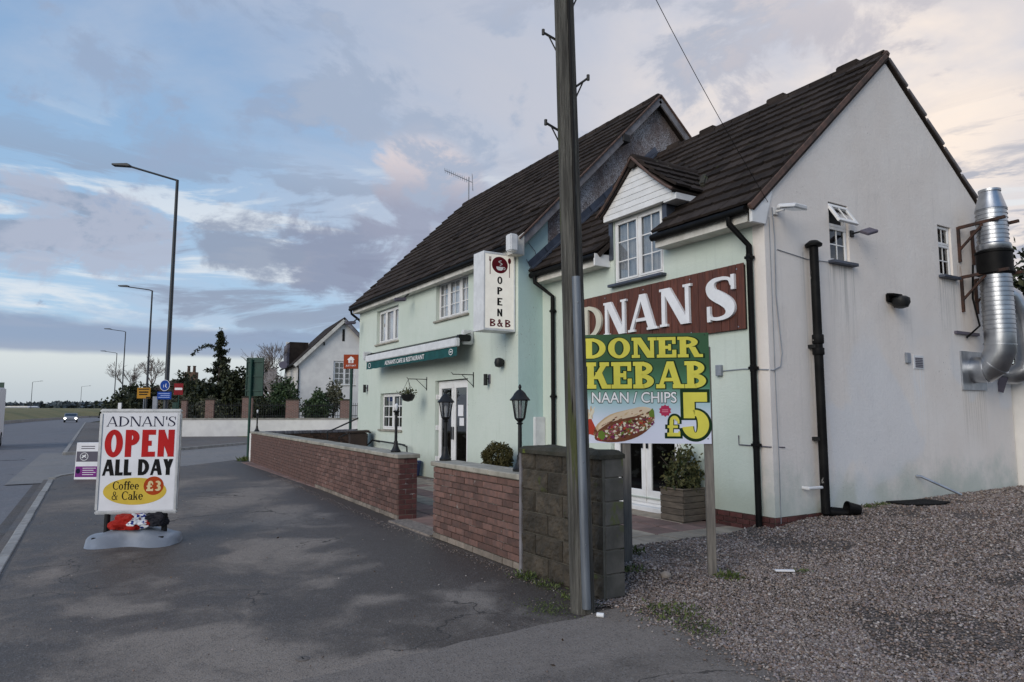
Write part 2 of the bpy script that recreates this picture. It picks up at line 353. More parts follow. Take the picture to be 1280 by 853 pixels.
GRAVELBED = gravelbed()
def signgrad():
    m, t, b = material('printed_gradient')
    z = t.new('ShaderNodeSeparateXYZ', Vector=t.new('ShaderNodeTexCoord').outputs['Object']).outputs[2]
    n = t.new('ShaderNodeValToRGB', Fac=t.math('DIVIDE', z, 1.17)); r = n.color_ramp
    r.elements[0].position = 0; r.elements[0].color = (.66, .68, .80, 1)
    r.elements[1].position = 1; r.elements[1].color = (.012, .070, .018, 1)
    for p, cc in ((.18, (.62, .66, .78)), (.34, (.36, .52, .56)), (.48, (.05, .19, .10)), (.66, (.013, .085, .024))):
        e = r.elements.new(p); e.color = (*cc, 1)
    t.put(b.inputs['Base Color'], n.outputs[0]); b.inputs['Roughness'].default_value = .35
    return m
SIGNGRAD = signgrad()
def brickmat(name, c1, c2, mo, scale):
    m, t, b = material(name)
    v = t.new('ShaderNodeTexCoord').outputs['Object']; s = t.new('ShaderNodeSeparateXYZ', Vector=v)
    vec = t.new('ShaderNodeCombineXYZ', X=t.math('ADD', s.outputs[0], s.outputs[1]), Y=s.outputs[2], Z=0.0).outputs[0]
    br = t.new('ShaderNodeTexBrick', Vector=vec, Color1=c4(c1), Color2=c4(c2), Mortar=c4(mo), Scale=1.0)
    br.inputs['Brick Width'].default_value = .225; br.inputs['Row Height'].default_value = .075; br.inputs['Mortar Size'].default_value = .01
    t.put(b.inputs['Base Color'], br.outputs[0]); b.inputs['Roughness'].default_value = .9
    return m
FARBRICK = brickmat('far_brick', (.20, .10, .075), (.13, .065, .05), (.25, .22, .2), 1)

# ------------------------------------------------------------------ mesh builder
class MB:
    def __init__(s): s.v = []; s.f = []
    def add(s, vs, fs, M=None):
        o = len(s.v)
        s.v += [tuple(M @ Vector(p)) if M else tuple(p) for p in vs]; s.f += [tuple(i + o for i in f) for f in fs]; return s
    def box(s, x0, x1, y0, y1, z0, z1, M=None):
        vs = [(x, y, z) for z in (z0, z1) for y in (y0, y1) for x in (x0, x1)]
        return s.add(vs, [(0, 2, 3, 1), (4, 5, 7, 6), (0, 1, 5, 4), (2, 6, 7, 3), (0, 4, 6, 2), (1, 3, 7, 5)], M)
    def bar(s, p, q, w, h=None, up=(0, 0, 1)):            # rectangular bar from p to q
        p, q = Vector(p), Vector(q); d = (q - p); L = d.length; d.normalize()
        u = Vector(up)
        if abs(d.dot(u)) > .98: u = Vector((0, 1, 0))
        a = d.cross(u).normalized(); b = a.cross(d)
        M = Matrix((( a.x, d.x, b.x, p.x), (a.y, d.y, b.y, p.y), (a.z, d.z, b.z, p.z), (0, 0, 0, 1)))
        h = h or w
        return s.box(-w/2, w/2, 0, L, -h/2, h/2, M)
    def tube(s, pts, r, n=8, cap=True):
        pts = [Vector(p) for p in pts]; rs = r if isinstance(r, (list, tuple)) else [r]*len(pts)
        o = len(s.v); prev = None
        for i, p in enumerate(pts):
            d = (pts[min(i + 1, len(pts) - 1)] - pts[max(i - 1, 0)]).normalized()
            if prev is None: a = d.orthogonal().normalized()
            else:
                a = prev - d*prev.dot(d); a = a.normalized() if a.length > 1e-6 else d.orthogonal().normalized()
            prev = a; b = d.cross(a)
            for k in range(n):
                th = 2*math.pi*k/n; s.v.append(tuple(p + (a*math.cos(th) + b*math.sin(th))*rs[i]))
        for i in range(len(pts) - 1):
            for k in range(n):
                k2 = (k + 1) % n
                s.f.append((o + i*n + k, o + i*n + k2, o + (i + 1)*n + k2, o + (i + 1)*n + k))
        if cap:
            s.f.append(tuple(o + k for k in reversed(range(n)))); s.f.append(tuple(o + (len(pts) - 1)*n + k for k in range(n)))
        return s
    def lathe(s, prof, n=12, c=(0, 0, 0), off=0.0):
        o = len(s.v)
        for r, z in prof:
            for k in range(n):
                th = 2*math.pi*k/n + off; s.v.append((c[0] + r*math.cos(th), c[1] + r*math.sin(th), c[2] + z))
        for i in range(len(prof) - 1):
            for k in range(n):
                k2 = (k + 1) % n
                s.f.append((o + i*n + k, o + i*n + k2, o + (i + 1)*n + k2, o + (i + 1)*n + k))
        s.f.append(tuple(o + k for k in reversed(range(n)))); s.f.append(tuple(o + (len(prof) - 1)*n + k for k in range(n)))
        return s
    def prism(s, poly, d, M=None, holes=()):               # poly in XZ (front at y=0 facing -y), thickness d towards +y
        loops = [list(poly)] + [list(h) for h in holes]
        flatp = [p for l in loops for p in l]
        tris = geometry.tessellate_polygon([[Vector((p[0], p[1], 0)) for p in l] for l in loops])
        n = len(flatp); vs = [(p[0], 0, p[1]) for p in flatp] + [(p[0], d, p[1]) for p in flatp]; fs = []
        for tr in tris:
            a, b, c_ = [flatp[i] for i in tr]
            ccw = (b[0]-a[0])*(c_[1]-a[1]) - (b[1]-a[1])*(c_[0]-a[0]) > 0
            tr = tuple(tr) if ccw else tuple(reversed(tr))
            fs.append(tr); fs.append(tuple(i + n for i in reversed(tr)))
        o = 0
        for l in loops:
            for i in range(len(l)):
                j = (i + 1) % len(l); fs.append((o + i, o + j, n + o + j, n + o + i))
            o += len(l)
        return s.add(vs, fs, M)
    def mesh(s, name, mt, smooth=False, bevel=0, fixn=True):
        me = bpy.data.meshes.new(name); me.from_pydata(s.v, [], s.f); me.update()
        if bevel or fixn:
            bm = bmesh.new(); bm.from_mesh(me)
            bmesh.ops.recalc_face_normals(bm, faces=bm.faces)
            if bevel:
                es = [e for e in bm.edges if len(e.link_faces) == 2 and e.calc_face_angle(0) > R(30)]
                bmesh.ops.bevel(bm, geom=es, offset=bevel, segments=2 if bevel > .01 else 1, affect='EDGES', clamp_overlap=True)
            bm.to_mesh(me); bm.free()
        if smooth:
            me.polygons.foreach_set('use_smooth', [True]*len(me.polygons))
            try: me.set_sharp_from_angle(angle=R(42))
            except Exception: pass
        if mt: me.materials.append(mt)
        return me
    def build(s, name, mt, parent=None, loc=(0, 0, 0), rz=0, smooth=False, bevel=0, fixn=True):
        return link(name, s.mesh(name, mt, smooth, bevel, fixn), parent, loc, rz)
def link(name, me, parent=None, loc=(0, 0, 0), rz=0, M=None):
    o = bpy.data.objects.new(name, me); COL.objects.link(o)
    if parent: o.parent = parent
    if M is not None: o.matrix_local = M
    else: o.location = loc; o.rotation_euler = (0, 0, rz)
    return o
def tag(o, label, cat, group=None):
    o['label'] = label; o['category'] = cat
    if group: o['group'] = group
    return o
def thing(name, label, cat, loc=(0, 0, 0), rz=0, group=None):
    return tag(link(name, None, None, loc, rz), label, cat, group)
def kind(o, k): o['kind'] = k; return o
def frame_M(loc, rz): return Matrix.Translation(Vector(loc)) @ Matrix.Rotation(rz, 4, 'Z')
ROTG = Matrix.Rotation(R(90), 4, 'Z')                     # local +x -> world +y, front (-y) -> +x : pieces on the gable
def jit(a): return random.uniform(-a, a)

# ------------------------------------------------------------------ lettering
def ring(cx, cy, rx, ry, tx, ty, a0=0, a1=360, n=22, g=0):
    ps = []
    for i in range(n):
        q = []
        for a in (a0 + (a1 - a0)*i/n, a0 + (a1 - a0)*(i + 1)/n):
            ca, sa = math.cos(R(a)), math.sin(R(a))
            q.append(((cx + (rx + g)*ca, cy + (ry + g)*sa), (cx + max(rx - tx - g, .005)*ca, cy + max(ry - ty - g, .005)*sa)))
        ps.append([q[0][0], q[1][0], q[1][1], q[0][1]])
    return ps
class Glyphs:
    """slab-serif letters drawn as strokes; T thick stem, H thin stroke, SL serif overhang, SH serif height, g growth for outlines"""
    def __init__(s, T=.22, H=.12, SL=.09, SH=.10, W=1.0, g=0): s.T, s.H, s.SL, s.SH, s.W, s.g = T, H, SL, SH, W, g
    def rect(s, x0, x1, y0, y1): g = s.g; return [[(x0 - g, y0 - g), (x1 + g, y0 - g), (x1 + g, y1 + g), (x0 - g, y1 + g)]]
    def diag(s, x0, y0, x1, y1, t):                        # from bottom (x0) to top (x1), horizontal thickness t, left edges given
        g = s.g*1.15; k = (x1 - x0)/(y1 - y0)
        return [[(x0 - g - s.g*k, y0 - s.g), (x0 + t + g - s.g*k, y0 - s.g), (x1 + t + g + s.g*k, y1 + s.g), (x1 - g + s.g*k, y1 + s.g)]]
    def foot(s, x0, x1, y=0.):
        if s.SL <= 0: return []
        return s.rect(x0 - s.SL, x1 + s.SL, y, y + s.SH)
    def head(s, x0, x1): return s.foot(x0, x1, 1 - s.SH)
    def stem(s, x, t=None, f=True, h=True):
        t = t or s.T; p = s.rect(x, x + t, 0, 1)
        if f: p += s.foot(x, x + t)
        if h: p += s.head(x, x + t)
        return p
    def path(s, ctl, sub=4):                               # stroke of varying width along a smooth centre line
        pts = []; n = len(ctl)
        for i in range(n - 1):
            p0, p1, p2, p3 = ctl[max(i - 1, 0)], ctl[i], ctl[i + 1], ctl[min(i + 2, n - 1)]
            for k in range(sub):
                u = k/sub; pts.append(tuple(.5*(2*b + (c_ - a)*u + (2*a - 5*b + 4*c_ - d)*u*u + (3*b - a - 3*c_ + d)*u**3) for a, b, c_, d in zip(p0, p1, p2, p3)))
        pts.append(ctl[-1]); L = []; Rr = []
        for i, (x, y, wd) in enumerate(pts):
            a, b = pts[max(i - 1, 0)], pts[min(i + 1, len(pts) - 1)]; d = Vector((b[0] - a[0], b[1] - a[1])).normalized(); h = wd/2 + s.g
            L.append((x - d.y*h, y + d.x*h)); Rr.append((x + d.y*h, y - d.x*h))
        return [[L[i], Rr[i], Rr[i + 1], L[i + 1]] for i in range(len(pts) - 1)]
    def glyph(s, ch):
        T, H, W, g, SL = s.T, s.H, s.W, s.g, max(s.SL, 0); x0 = SL
        if ch == ' ': return [], .35*W
        if ch in 'DPB':
            p = s.stem(x0); w = (.80 if ch == 'D' else .68)*W; c = x0 + T*.9
            if ch == 'D': p += ring(c, .5, w + x0 - c, .5, T, H, -90, 90, 20, g)
            if ch == 'P': p += ring(c, .71, w + x0 - c, .29, T, H, -90, 90, 18, g)
            if ch == 'B':
                p += ring(c, .745, w*.93 + x0 - c, .255, T*.9, H, -90, 90, 18, g); p += ring(c, .27, w + x0 - c, .27, T, H, -90, 90, 18, g)
            return p, w + x0 + .06
        if ch == 'R':
            w = .70*W; c = x0 + T*.9
            p = s.stem(x0) + ring(c, .735, w + x0 - c, .265, T, H, -90, 90, 18, g) + s.diag(w + x0 - T*.55, 0, x0 + T + .1*W, .5, T)
            if SL: p += s.rect(w + x0 - T*.4, w + x0 + T*.75, 0, s.SH)
            return p, w + x0 + T*.75
        if ch == 'E':
            w = .66*W; p = s.stem(x0)
            p += s.rect(x0, x0 + w, 1 - H, 1) + s.rect(x0, x0 + w, 0, H) + s.rect(x0, x0 + w*.72, .5 - H/2, .5 + H/2)
            if SL:
                p += s.rect(x0 + w - H*.9, x0 + w, 1 - H*2.2, 1) + s.rect(x0 + w - H*.9, x0 + w + .02, 0, H*2.4) + s.rect(x0 + w*.72 - H*.7, x0 + w*.72, .5 - H, .5 + H)
            return p, x0 + w + .05
        if ch == 'N':
            w = .80*W; th = H if SL else T; p = s.stem(x0, th) + s.rect(x0 + w - th, x0 + w, 0, 1) + s.head(x0 + w - th, x0 + w)
            k_ = 1.15 if SL else .92
            p += s.diag(x0 + w - T*k_*.95, 0, x0, 1, T*k_)
            return p, x0 + w + SL
        if ch == 'A':
            w = .86*W; p = s.diag(x0 - .02, 0, x0 + w/2 - H*.7, 1, H) + s.diag(x0 + w - T, 0, x0 + w/2 - T*.45, 1, T*1.0)
            p += s.rect(x0 + .22*W, x0 + w - T, .26, .26 + H*.85)
            if SL: p += s.foot(x0, x0 + H) + s.foot(x0 + w - T, x0 + w)
            return p, x0 + w + SL
        if ch == 'K':
            w = .74*W; p = s.stem(x0) + s.diag(x0 + T*.8, .36, x0 + w - H, 1, H*1.4) + s.diag(x0 + w - T*.75, 0, x0 + T + .05*W, .62, T)
            if SL: p += s.head(x0 + w - H*1.2, x0 + w) + s.rect(x0 + w - T*.7, x0 + w + T*.6, 0, s.SH)
            return p, x0 + w + T*.6
        if ch == 'O': return ring(.44*W + .02, .5, .44*W, .5 + .01, T*1.02, H, 0, 360, 36, g), .88*W + .06
        if ch in 'CG':
            p = ring(.44*W + .02, .5, .44*W, .51, T, H, 48, 312, 28, g)
            if SL: p += s.rect(.44*W + .36*W - H*.6, .44*W + .36*W, .66, .94)
            return p, .82*W
        if ch == 'S':
            w = .66*W; a = H/2; ctl = [(.93, .76, .8), (.86, .89, .9), (.70, 1 - a*1.1, 1.), (.50, 1 - a, 1.1), (.28, .95 - a*.6, 1.3), (.15, .80, 1.9), (.20, .66, 2.), (.40, .56, 2.2), (.62, .465, 2.3), (.82, .34, 2.1), (.85, .20, 1.9), (.72, .06 + a*.6, 1.3), (.50, a, 1.1), (.28, a*1.1, 1.), (.12, .11, .9), (.05, .25, .8)]
            p = s.path([(x*w + .03, y, min(H*q*.62 + (T - H*1.2)*max(q - 1.1, 0)/1.2, T)) for x, y, q in ctl])
            if SL: p += s.rect(.03 + w*.92, .03 + w*.92 + H*.7, .66, .99) + s.rect(.03, .03 + H*.7, .01, .36)
            return p, w + .1
        if ch == 'Y':
            w = .74*W
            return s.rect(w/2 - T/2, w/2 + T/2, 0, .5) + s.diag(w/2 - T/2, .42, 0, 1, T) + s.diag(w/2 - T/2, .42, w - T, 1, T), w + .04
        if ch == 'L': return s.stem(x0) + s.rect(x0, x0 + .56*W, 0, H), x0 + .58*W
        if ch == "'": return s.diag(.08, .66, .10, 1, T*.7), .22
        if ch == '5':
            w = .66*W
            p = s.rect(.05, w*.95, 1 - T*.72, 1) + s.rect(.05, .05 + T*.95, .44, 1 - T*.3) + ring(w/2, .31, w/2, .31, T*.95, .13, -168, 118, 30, g)
            return p, w + .06
        if ch == '3':
            w = .58*W; p = ring(w/2, .735, w/2*.92, .265, T, H*1.2, -80, 150, 18, g) + ring(w/2, .28, w/2, .28, T, H*1.2, -150, 80, 18, g) + s.rect(w*.35, w*.62, .5 - H*.6, .5 + H*.6)
            return p, w + .06
        if ch == '\u00a3':
            w = .62*W; p = ring(w*.58, .72, w*.38, .28, T*.85, H*1.2, 10, 195, 18, g) + s.diag(w*.14, .06, w*.2, .74, T*.9) + s.rect(.02, w*.82, .40, .40 + H) + s.rect(0, w, 0, H*1.35)
            p += s.rect(w - H*.7, w, 0, .24) + s.rect(w*.80, w*.96, .62, .78)
            return p, w + .06
        if ch == '&':
            w = .78*W; p = ring(w*.42, .77, w*.24, .23, H*1.1, H*.9, 0, 360, 20, g) + ring(w*.38, .27, w*.38, .27, H*1.3, H, 40, 330, 22, g)
            p += s.diag(w*.86 - H*.3, 0, w*.22, .70, H*1.5) + s.diag(w*.60, .12, w*.86, .5, H*.8) + s.rect(w*.74, w, .46, .46 + H*.7)
            return p, w + .06
        xh = .66                                           # lower case
        if ch == 'o': return ring(.30*W, xh/2, .30*W, xh/2 + .01, T, H, 0, 360, 24, g), .64*W
        if ch == 'e': return ring(.29*W, xh/2, .29*W, xh/2 + .01, T, H, 0, 318, 24, g) + s.rect(.05, .54*W, xh/2 - H*.4, xh/2 + H*.5), .62*W
        if ch == 'a':
            return ring(.22*W, .19, .22*W, .20, T*.8, H, 60, 360, 18, g) + s.rect(.36*W, .36*W + T, 0, .48) + ring(.26*W, .45, .10*W + T, .21, T, H, 0, 160, 12, g) + s.rect(.36*W, .36*W + T*1.6, 0, s.SH), .58*W
        if ch == 'f': return s.rect(.12*W, .12*W + T, 0, .8) + s.foot(.12*W, .12*W + T) + ring(.12*W + T*1.25, .78, T*1.25, .24, T, H, 15, 180, 12, g) + s.rect(0, .38*W, xh - H, xh), .40*W
        if ch == 'k': return s.stem(x0) + s.diag(x0 + T, .25, x0 + .4*W, xh, H*1.2) + s.diag(x0 + .42*W - T*.3, 0, x0 + T + .06, .42, T) + s.foot(x0 + .44*W - T*.3, x0 + .44*W), x0 + .60*W
        return [], .4
    def text(s, txt, gap=.06):
        out = []; x = 0
        for ch in txt:
            p, adv = s.glyph(ch)
            out.append([[(a + x, b) for a, b in q] for q in p]); x += adv + gap
        return out, x - gap
STAG = .00025
def print_polys(mb, polys, sx, sz, ox, oz, y, depth, slant=0):
    """each stroke a thin solid standing proud of the board (front towards -y); strokes are stepped so that no two share a plane"""
    for i, q in enumerate(polys):
        yy = y - depth - STAG*(i % 7)
        pts = [(ox + a*sx + slant*b*sz, oz + b*sz) for a, b in q]
        n = len(pts); vs = [(a, yy, b) for a, b in pts] + [(a, y + .0005, b) for a, b in pts]
        fs = [tuple(range(n))] + [(k, (k + 1) % n, n + (k + 1) % n, n + k) for k in range(n)]
        mb.add(vs, fs)
def letters(gl, txt, x0, x1, z0, z1, y, depth, gap=.06, slant=0):
    ref = Glyphs(gl.T, gl.H, gl.SL, gl.SH, gl.W, 0)
    gs, _ = gl.text(txt, gap); rs, wd = ref.text(txt, gap)
    xs = [a for l in rs for q in l for a, b in q]; lo, hi = min(xs), max(xs)
    sx = (x1 - x0)/(hi - lo); mb = MB()
    print_polys(mb, [q for l in gs for q in l], sx, z1 - z0, x0 - lo*sx, z0, y, depth, slant)
    return mb
_fonts = {}
def sans(txt, x0, x1, z0, z1, y, depth, bold=0.0, name='lettering', mt=None, parent=None, M=None):
    """plain sans lettering from Blender's built-in face, fitted to a box, front towards -y"""
    cu = bpy.data.curves.new('lettering', 'FONT'); cu.body = txt; cu.size = 1; cu.offset = bold; cu.extrude = .5; cu.resolution_u = 4
    ob = bpy.data.objects.new('lettering_tmp', cu); COL.objects.link(ob)
    dg = bpy.context.evaluated_depsgraph_get(); dg.update()
    me = bpy.data.meshes.new_from_object(ob.evaluated_get(dg)); bpy.data.objects.remove(ob); bpy.data.curves.remove(cu)
    n = len(me.vertices); a = np.empty(n*3); me.vertices.foreach_get('co', a); a = a.reshape(-1, 3)
    lo, hi = a.min(0), a.max(0); b = np.empty_like(a)
    b[:, 0] = x0 + (a[:, 0] - lo[0])/(hi[0] - lo[0])*(x1 - x0)
    b[:, 2] = z0 + (a[:, 1] - lo[1])/(hi[1] - lo[1])*(z1 - z0)
    b[:, 1] = y - (a[:, 2] + .5)*depth
    me.vertices.foreach_set('co', b.ravel()); me.update(); me.materials.clear()
    if mt: me.materials.append(mt)
    return link(name, me, parent, M=M)
def disc(mb, cx, cz, rx, rz_, y, d, n=40):
    pts = [(cx + rx*math.cos(2*math.pi*k/n), cz + rz_*math.sin(2*math.pi*k/n)) for k in range(n)]
    return mb.prism(pts, d, Matrix.Translation((0, y - d, 0)))

# ================================================================== BUILDING HELPERS
def slope_M(y0, z0, y1, z1, x0=0.0):
    e = Vector((0, y1 - y0, z1 - z0)).normalized(); n = Vector((1, 0, 0)).cross(e)
    return Matrix(((1, e.x, n.x, x0), (0, e.y, n.y, y0), (0, e.z, n.z, z0), (0, 0, 0, 1)))
_tile = {}
def tile_mesh(w):
    k = round(w, 3)
    if k not in _tile:
        m = MB(); L = .42; t = .034
        vs = []
        xs = [.003, w*.12, w*.5, w*.88, w - .003]; hs = [.010, .0, .004, .0, .010]
        for (y, zt, zb) in ((0, .082, .046), (L, .036, .006)):
            for x, h in zip(xs, hs): vs.append((x, y, zt + h))
            for x in xs: vs.append((x, y, zb))
        fs = []
        for i in range(4):
            fs += [(i, i + 1, 11 + i, 10 + i), (5 + i, 15 + i, 16 + i, 6 + i), (i, 5 + i, 6 + i, i + 1)]
        fs += [(0, 10, 15, 5), (4, 9, 19, 14)]
        m.add(vs, fs); _tile[k] = m.mesh('tile', TILE)
    return _tile[k]
CAMP = cam.location
def tiles(roof, M, xs, length, gauge=.335, skip=None, limit=300):
    """every tile its own child of the roof; the farthest past the limit are joined into one part"""
    spots = []
    n = int(length/gauge)
    for r in range(n):
        for a, b in zip(xs[:-1], xs[1:]):
            p = M @ Vector(((a + b)/2, r*gauge + .2, .03))
            if skip and skip(p): continue
            T = M @ Matrix.Translation((a, r*gauge + jit(.006), random.uniform(0, .006) + (.02 if random.random() < .03 else 0))) @ Matrix.Rotation(jit(.008) if random.random() > .03 else jit(.02), 4, 'Z') @ Matrix.Rotation(jit(.006), 4, 'Y')
            spots.append(((p - CAMP).length, T, b - a))
    spots.sort(key=lambda s: s[0])
    for d, T, wd in spots[:limit]: link('tile', tile_mesh(wd), roof, M=T)
    rest = MB()
    for d, T, wd in spots[limit:]:
        me = tile_mesh(wd); rest.add([tuple(v.co) for v in me.vertices], [tuple(p.vertices) for p in me.polygons], T)
    if rest.v: kind(rest.build('far_tiles', TILE, roof, fixn=False), 'stuff')
def steps(a, b, w):
    out = [a]
    while out[-1] + w < b - .04: out.append(out[-1] + w)
    return out + [b]
def window(parent, x0, x1, z0, z1, M, lights=(1,), bars=(2, 3), depth=.06, glass=None, curtain=None, sill=True, fw=.055, name='window', sash=True, transom=None, barw=.018):
    """frame set in its opening; x,z in the plane of the wall (front towards -y, y=0 the wall face)"""
    fy = .09; glass = glass or GLASS
    tot = sum(lights); cuts = [x0]
    for l in lights: cuts.append(cuts[-1] + (x1 - x0)*l/tot)
    f = MB()
    f.box(x0, x1, fy, fy + depth, z0, z0 + fw).box(x0, x1, fy, fy + depth, z1 - fw, z1)
    f.box(x0, x0 + fw, fy + .0008, fy + depth - .001, z0 + fw, z1 - fw).box(x1 - fw, x1, fy + .0008, fy + depth - .001, z0 + fw, z1 - fw)
    for c_ in cuts[1:-1]: f.box(c_ - fw*.55, c_ + fw*.55, fy + .0012, fy + depth - .001, z0 + fw, z1 - fw)
    fr = f.build(name, UPVC, parent, bevel=.006); fr.matrix_local = M
    bm_ = MB()
    for a, b in zip(cuts[:-1], cuts[1:]):
        a2 = a + (fw if a == x0 else fw*.55); b2 = b - (fw if b == x1 else fw*.55)
        if sash:
            s = MB(); q = .035; yy = fy - .012
            s.box(a2, b2, yy, yy + .03, z0 + fw, z0 + fw + q).box(a2, b2, yy, yy + .03, z1 - fw - q, z1 - fw)
            s.box(a2, a2 + q, yy + .0006, yy + .029, z0 + fw + q, z1 - fw - q).box(b2 - q, b2, yy + .0006, yy + .029, z0 + fw + q, z1 - fw - q)
            s.build('sash', UPVC, fr, bevel=.004)
        MB().box(a2, b2, fy + .022, fy + .028, z0 + fw, z1 - fw).build('pane', glass, fr)
        nx, nz = bars
        for i in range(1, nx):
            x = a2 + (b2 - a2)*i/nx; bm_.box(x - barw/2, x + barw/2, fy + .012, fy + .0215, z0 + fw, z1 - fw)
        for j in range(1, nz):
            z = z0 + fw + (z1 - z0 - 2*fw)*j/nz; bm_.box(a2, b2, fy + .0125, fy + .021, z - barw/2, z + barw/2)
    if bm_.v: bm_.build('glazing_bars', UPVC, fr)
    if sill: MB().box(x0 - .07, x1 + .07, -.05, fy, z0 - .05, z0 - .002).build('sill', COPING if sill is True else sill, fr, bevel=.006)
    if curtain:
        m = MB(); n = 40; vs = []; fs = []
        for i in range(n + 1):
            x = x0 + (x1 - x0)*i/n
            yv = fy + .065 + .018*math.sin(i*1.9) + .01*math.sin(i*.7)
            vs += [(x, yv, z0), (x, yv, z1)]
            if i: fs.append((2*i - 2, 2*i, 2*i + 1, 2*i - 1))
        m.add(vs, fs).build('curtain', curtain, fr, smooth=True)
    return fr
I4 = Matrix.Identity(4)

# ================================================================== RESTAURANT EXTENSION (nearest block)
ext = thing('restaurant_extension', 'pale mint two storey block with white dormer and cream gable beside the gravel', 'building')
wallx = MB().prism([(-5.48, .2), (-.2, .2), (-.2, 4.42), (-1.945, 4.42), (-1.945, 5.04), (-3.205, 5.04), (-3.205, 4.42), (-5.48, 4.42)], .25,
     holes=([(-3.36, .21), (-1.68, .21), (-1.68, 2.13), (-3.36, 2.13)], [(-3.19, 3.83), (-1.96, 3.83), (-1.96, 5.0), (-3.19, 5.0)])).build('front_wall', MINT, ext)
gab = MB().prism([(.002, .2), (6.9, .2), (6.9, 4.83), (3.27, 7.44), (.002, 4.53)], .22, ROTG,
     holes=([(1.49, 3.84), (1.98, 3.84), (1.98, 4.76), (1.49, 4.76)], [(4.61, 3.95), (5.06, 3.95), (5.06, 4.86), (4.61, 4.86)])).build('gable_wall', CREAM, ext)
MB().box(-5.4, 0, 6.68, 6.89, 0, 4.8).build('rear_wall', CREAM, ext)
MB().box(-5.3, -.4, .4, 6.6, 2.55, 2.62).build('upper_floor', DARKIN, ext)
# brick plinth: each brick its own piece
pl = MB().box(-5.48, -3.37, .012, .24, -.1, .2).box(-1.67, -.012, .012, .24, -.1, .2).box(-.22, -.012, .24, 6.88, -.1, .2).build('plinth', MORTAR, ext)
_bk = {}
def brick_mesh(l, mt, h=.065, d=.10, w2=0):
    k = (round(l, 3), mt.name, round(h, 3), d)
    if k not in _bk: _bk[k] = MB().box(-l/2, l/2, 0, d, -h/2, h/2).mesh('brick', mt, bevel=.003)
    return _bk[k]
def bricks(parent, M, x0, x1, z0, rows, mt, limit=300, proud=.008, rh=.075, bl=.225, nm='brick', spots_only=False, mt_last=None, d=.1):
    sp = []
    for r in range(rows):
        x = x0 - (bl/2 if r % 2 else 0); z = z0 + rh*(r + .5)
        while x < x1 - .02:
            a, b = max(x, x0), min(x + bl, x1)
            if b - a > .03:
                l = b - a - .010
                T = M @ Matrix.Translation(((a + b)/2, -proud + jit(.0025), z + jit(.0015))) @ Matrix.Rotation(jit(.008), 4, 'Z')
                sp.append(((T.translation - CAMP).length, T, round(l, 2), mt_last if (mt_last and r == 0) else mt))
            x += bl
    if spots_only: return sp
    place_bricks(parent, sp, limit, rh - .010, nm, d); return sp
def place_bricks(parent, sp, limit=300, h=.065, nm='brick', d=.1):
    sp.sort(key=lambda s: s[0])
    for dd, T, l, mt in sp[:limit]: link(nm, brick_mesh(l, mt, h, d), parent, M=T)
    rest = MB()
    for dd, T, l, mt in sp[limit:]: rest.box(-l/2, l/2, 0, d, -h/2, h/2, T)
    if rest.v: kind(rest.build('far_' + nm + 's', sp[0][3], parent, fixn=False), 'stuff')
bricks(pl, I4, -1.66, -.012, -.03, 3, BRICKD)
bricks(pl, ROTG, .012, 2.2, -.03, 3, BRICKD)
# roof
EV, RG = (-.30, 4.40), (3.27, 7.58)
Mx = slope_M(*EV, *RG); LX = math.hypot(RG[0] - EV[0], RG[1] - EV[1])
rf = MB().box(-5.46, -3.27, 0, LX, -.08, 0, Mx).box(-1.87, .05, 0, LX, -.08, 0, Mx).box(-3.27, -1.87, 1.1, LX, -.0805, -.001, Mx)
Mb = slope_M(7.15, 4.72, 3.27, 7.58); rf.box(-5.46, .03, 0, LX*1.03, .0, .04, Mb)
roof = rf.build('roof', TILE, ext)
xs_ = sorted({round(-1.87 - .35*i, 3) for i in range(0, 11)} | {-5.47}) + [round(-1.87 + .35*i, 3) for i in range(1, 6)] + [.06]
tiles(roof, Mx, xs_, LX - .05, skip=lambda p: -3.28 < p.x < -1.86 and p.y < .72)
vg = MB().bar(Mx @ Vector((.045, -.05, .0)), Mx @ Vector((.045, LX, .0)), .05, .09).build('verge', VERGE, roof, bevel=.01)
for k in range(7):                                         # rear verge seen as a stepped edge against the sky
    q = Mb @ Vector((0, .25 + k*.68, -.02)); MB().bar(Mb @ Vector((.03, .02 + k*.68, -.02 - .006*(k % 3))), Mb @ Vector((.03, .66 + k*.68, .01)), .05, .05).build('verge_tile', BARGE, roof, bevel=.01)
MB().bar((.035, 3.30, 7.55), (.035, 3.2, 7.6), .09, .10).build('ridge_end', VERGE, roof, bevel=.02)
rt = MB(); rt.tube([(0, 0, 0), (.435, 0, .004)], [.12, .125], 12); rme = rt.mesh('ridge_tile', TILE, True)
for k in range(12):
    link('ridge_tile', rme, roof, M=Matrix.Translation((-5.40 + k*.452, 3.27, 7.545 + jit(.004))))
cap = MB().prism([(-.21, 0), (.21, 0), (.20, .14), (-.20, .14)], .22).mesh('ridge_vent', TILE, bevel=.02)
for xx in (-.62, -2.1, -3.85, -4.85): link('ridge_vent', cap, roof, M=Matrix.Translation((xx, 3.16, 7.56)))
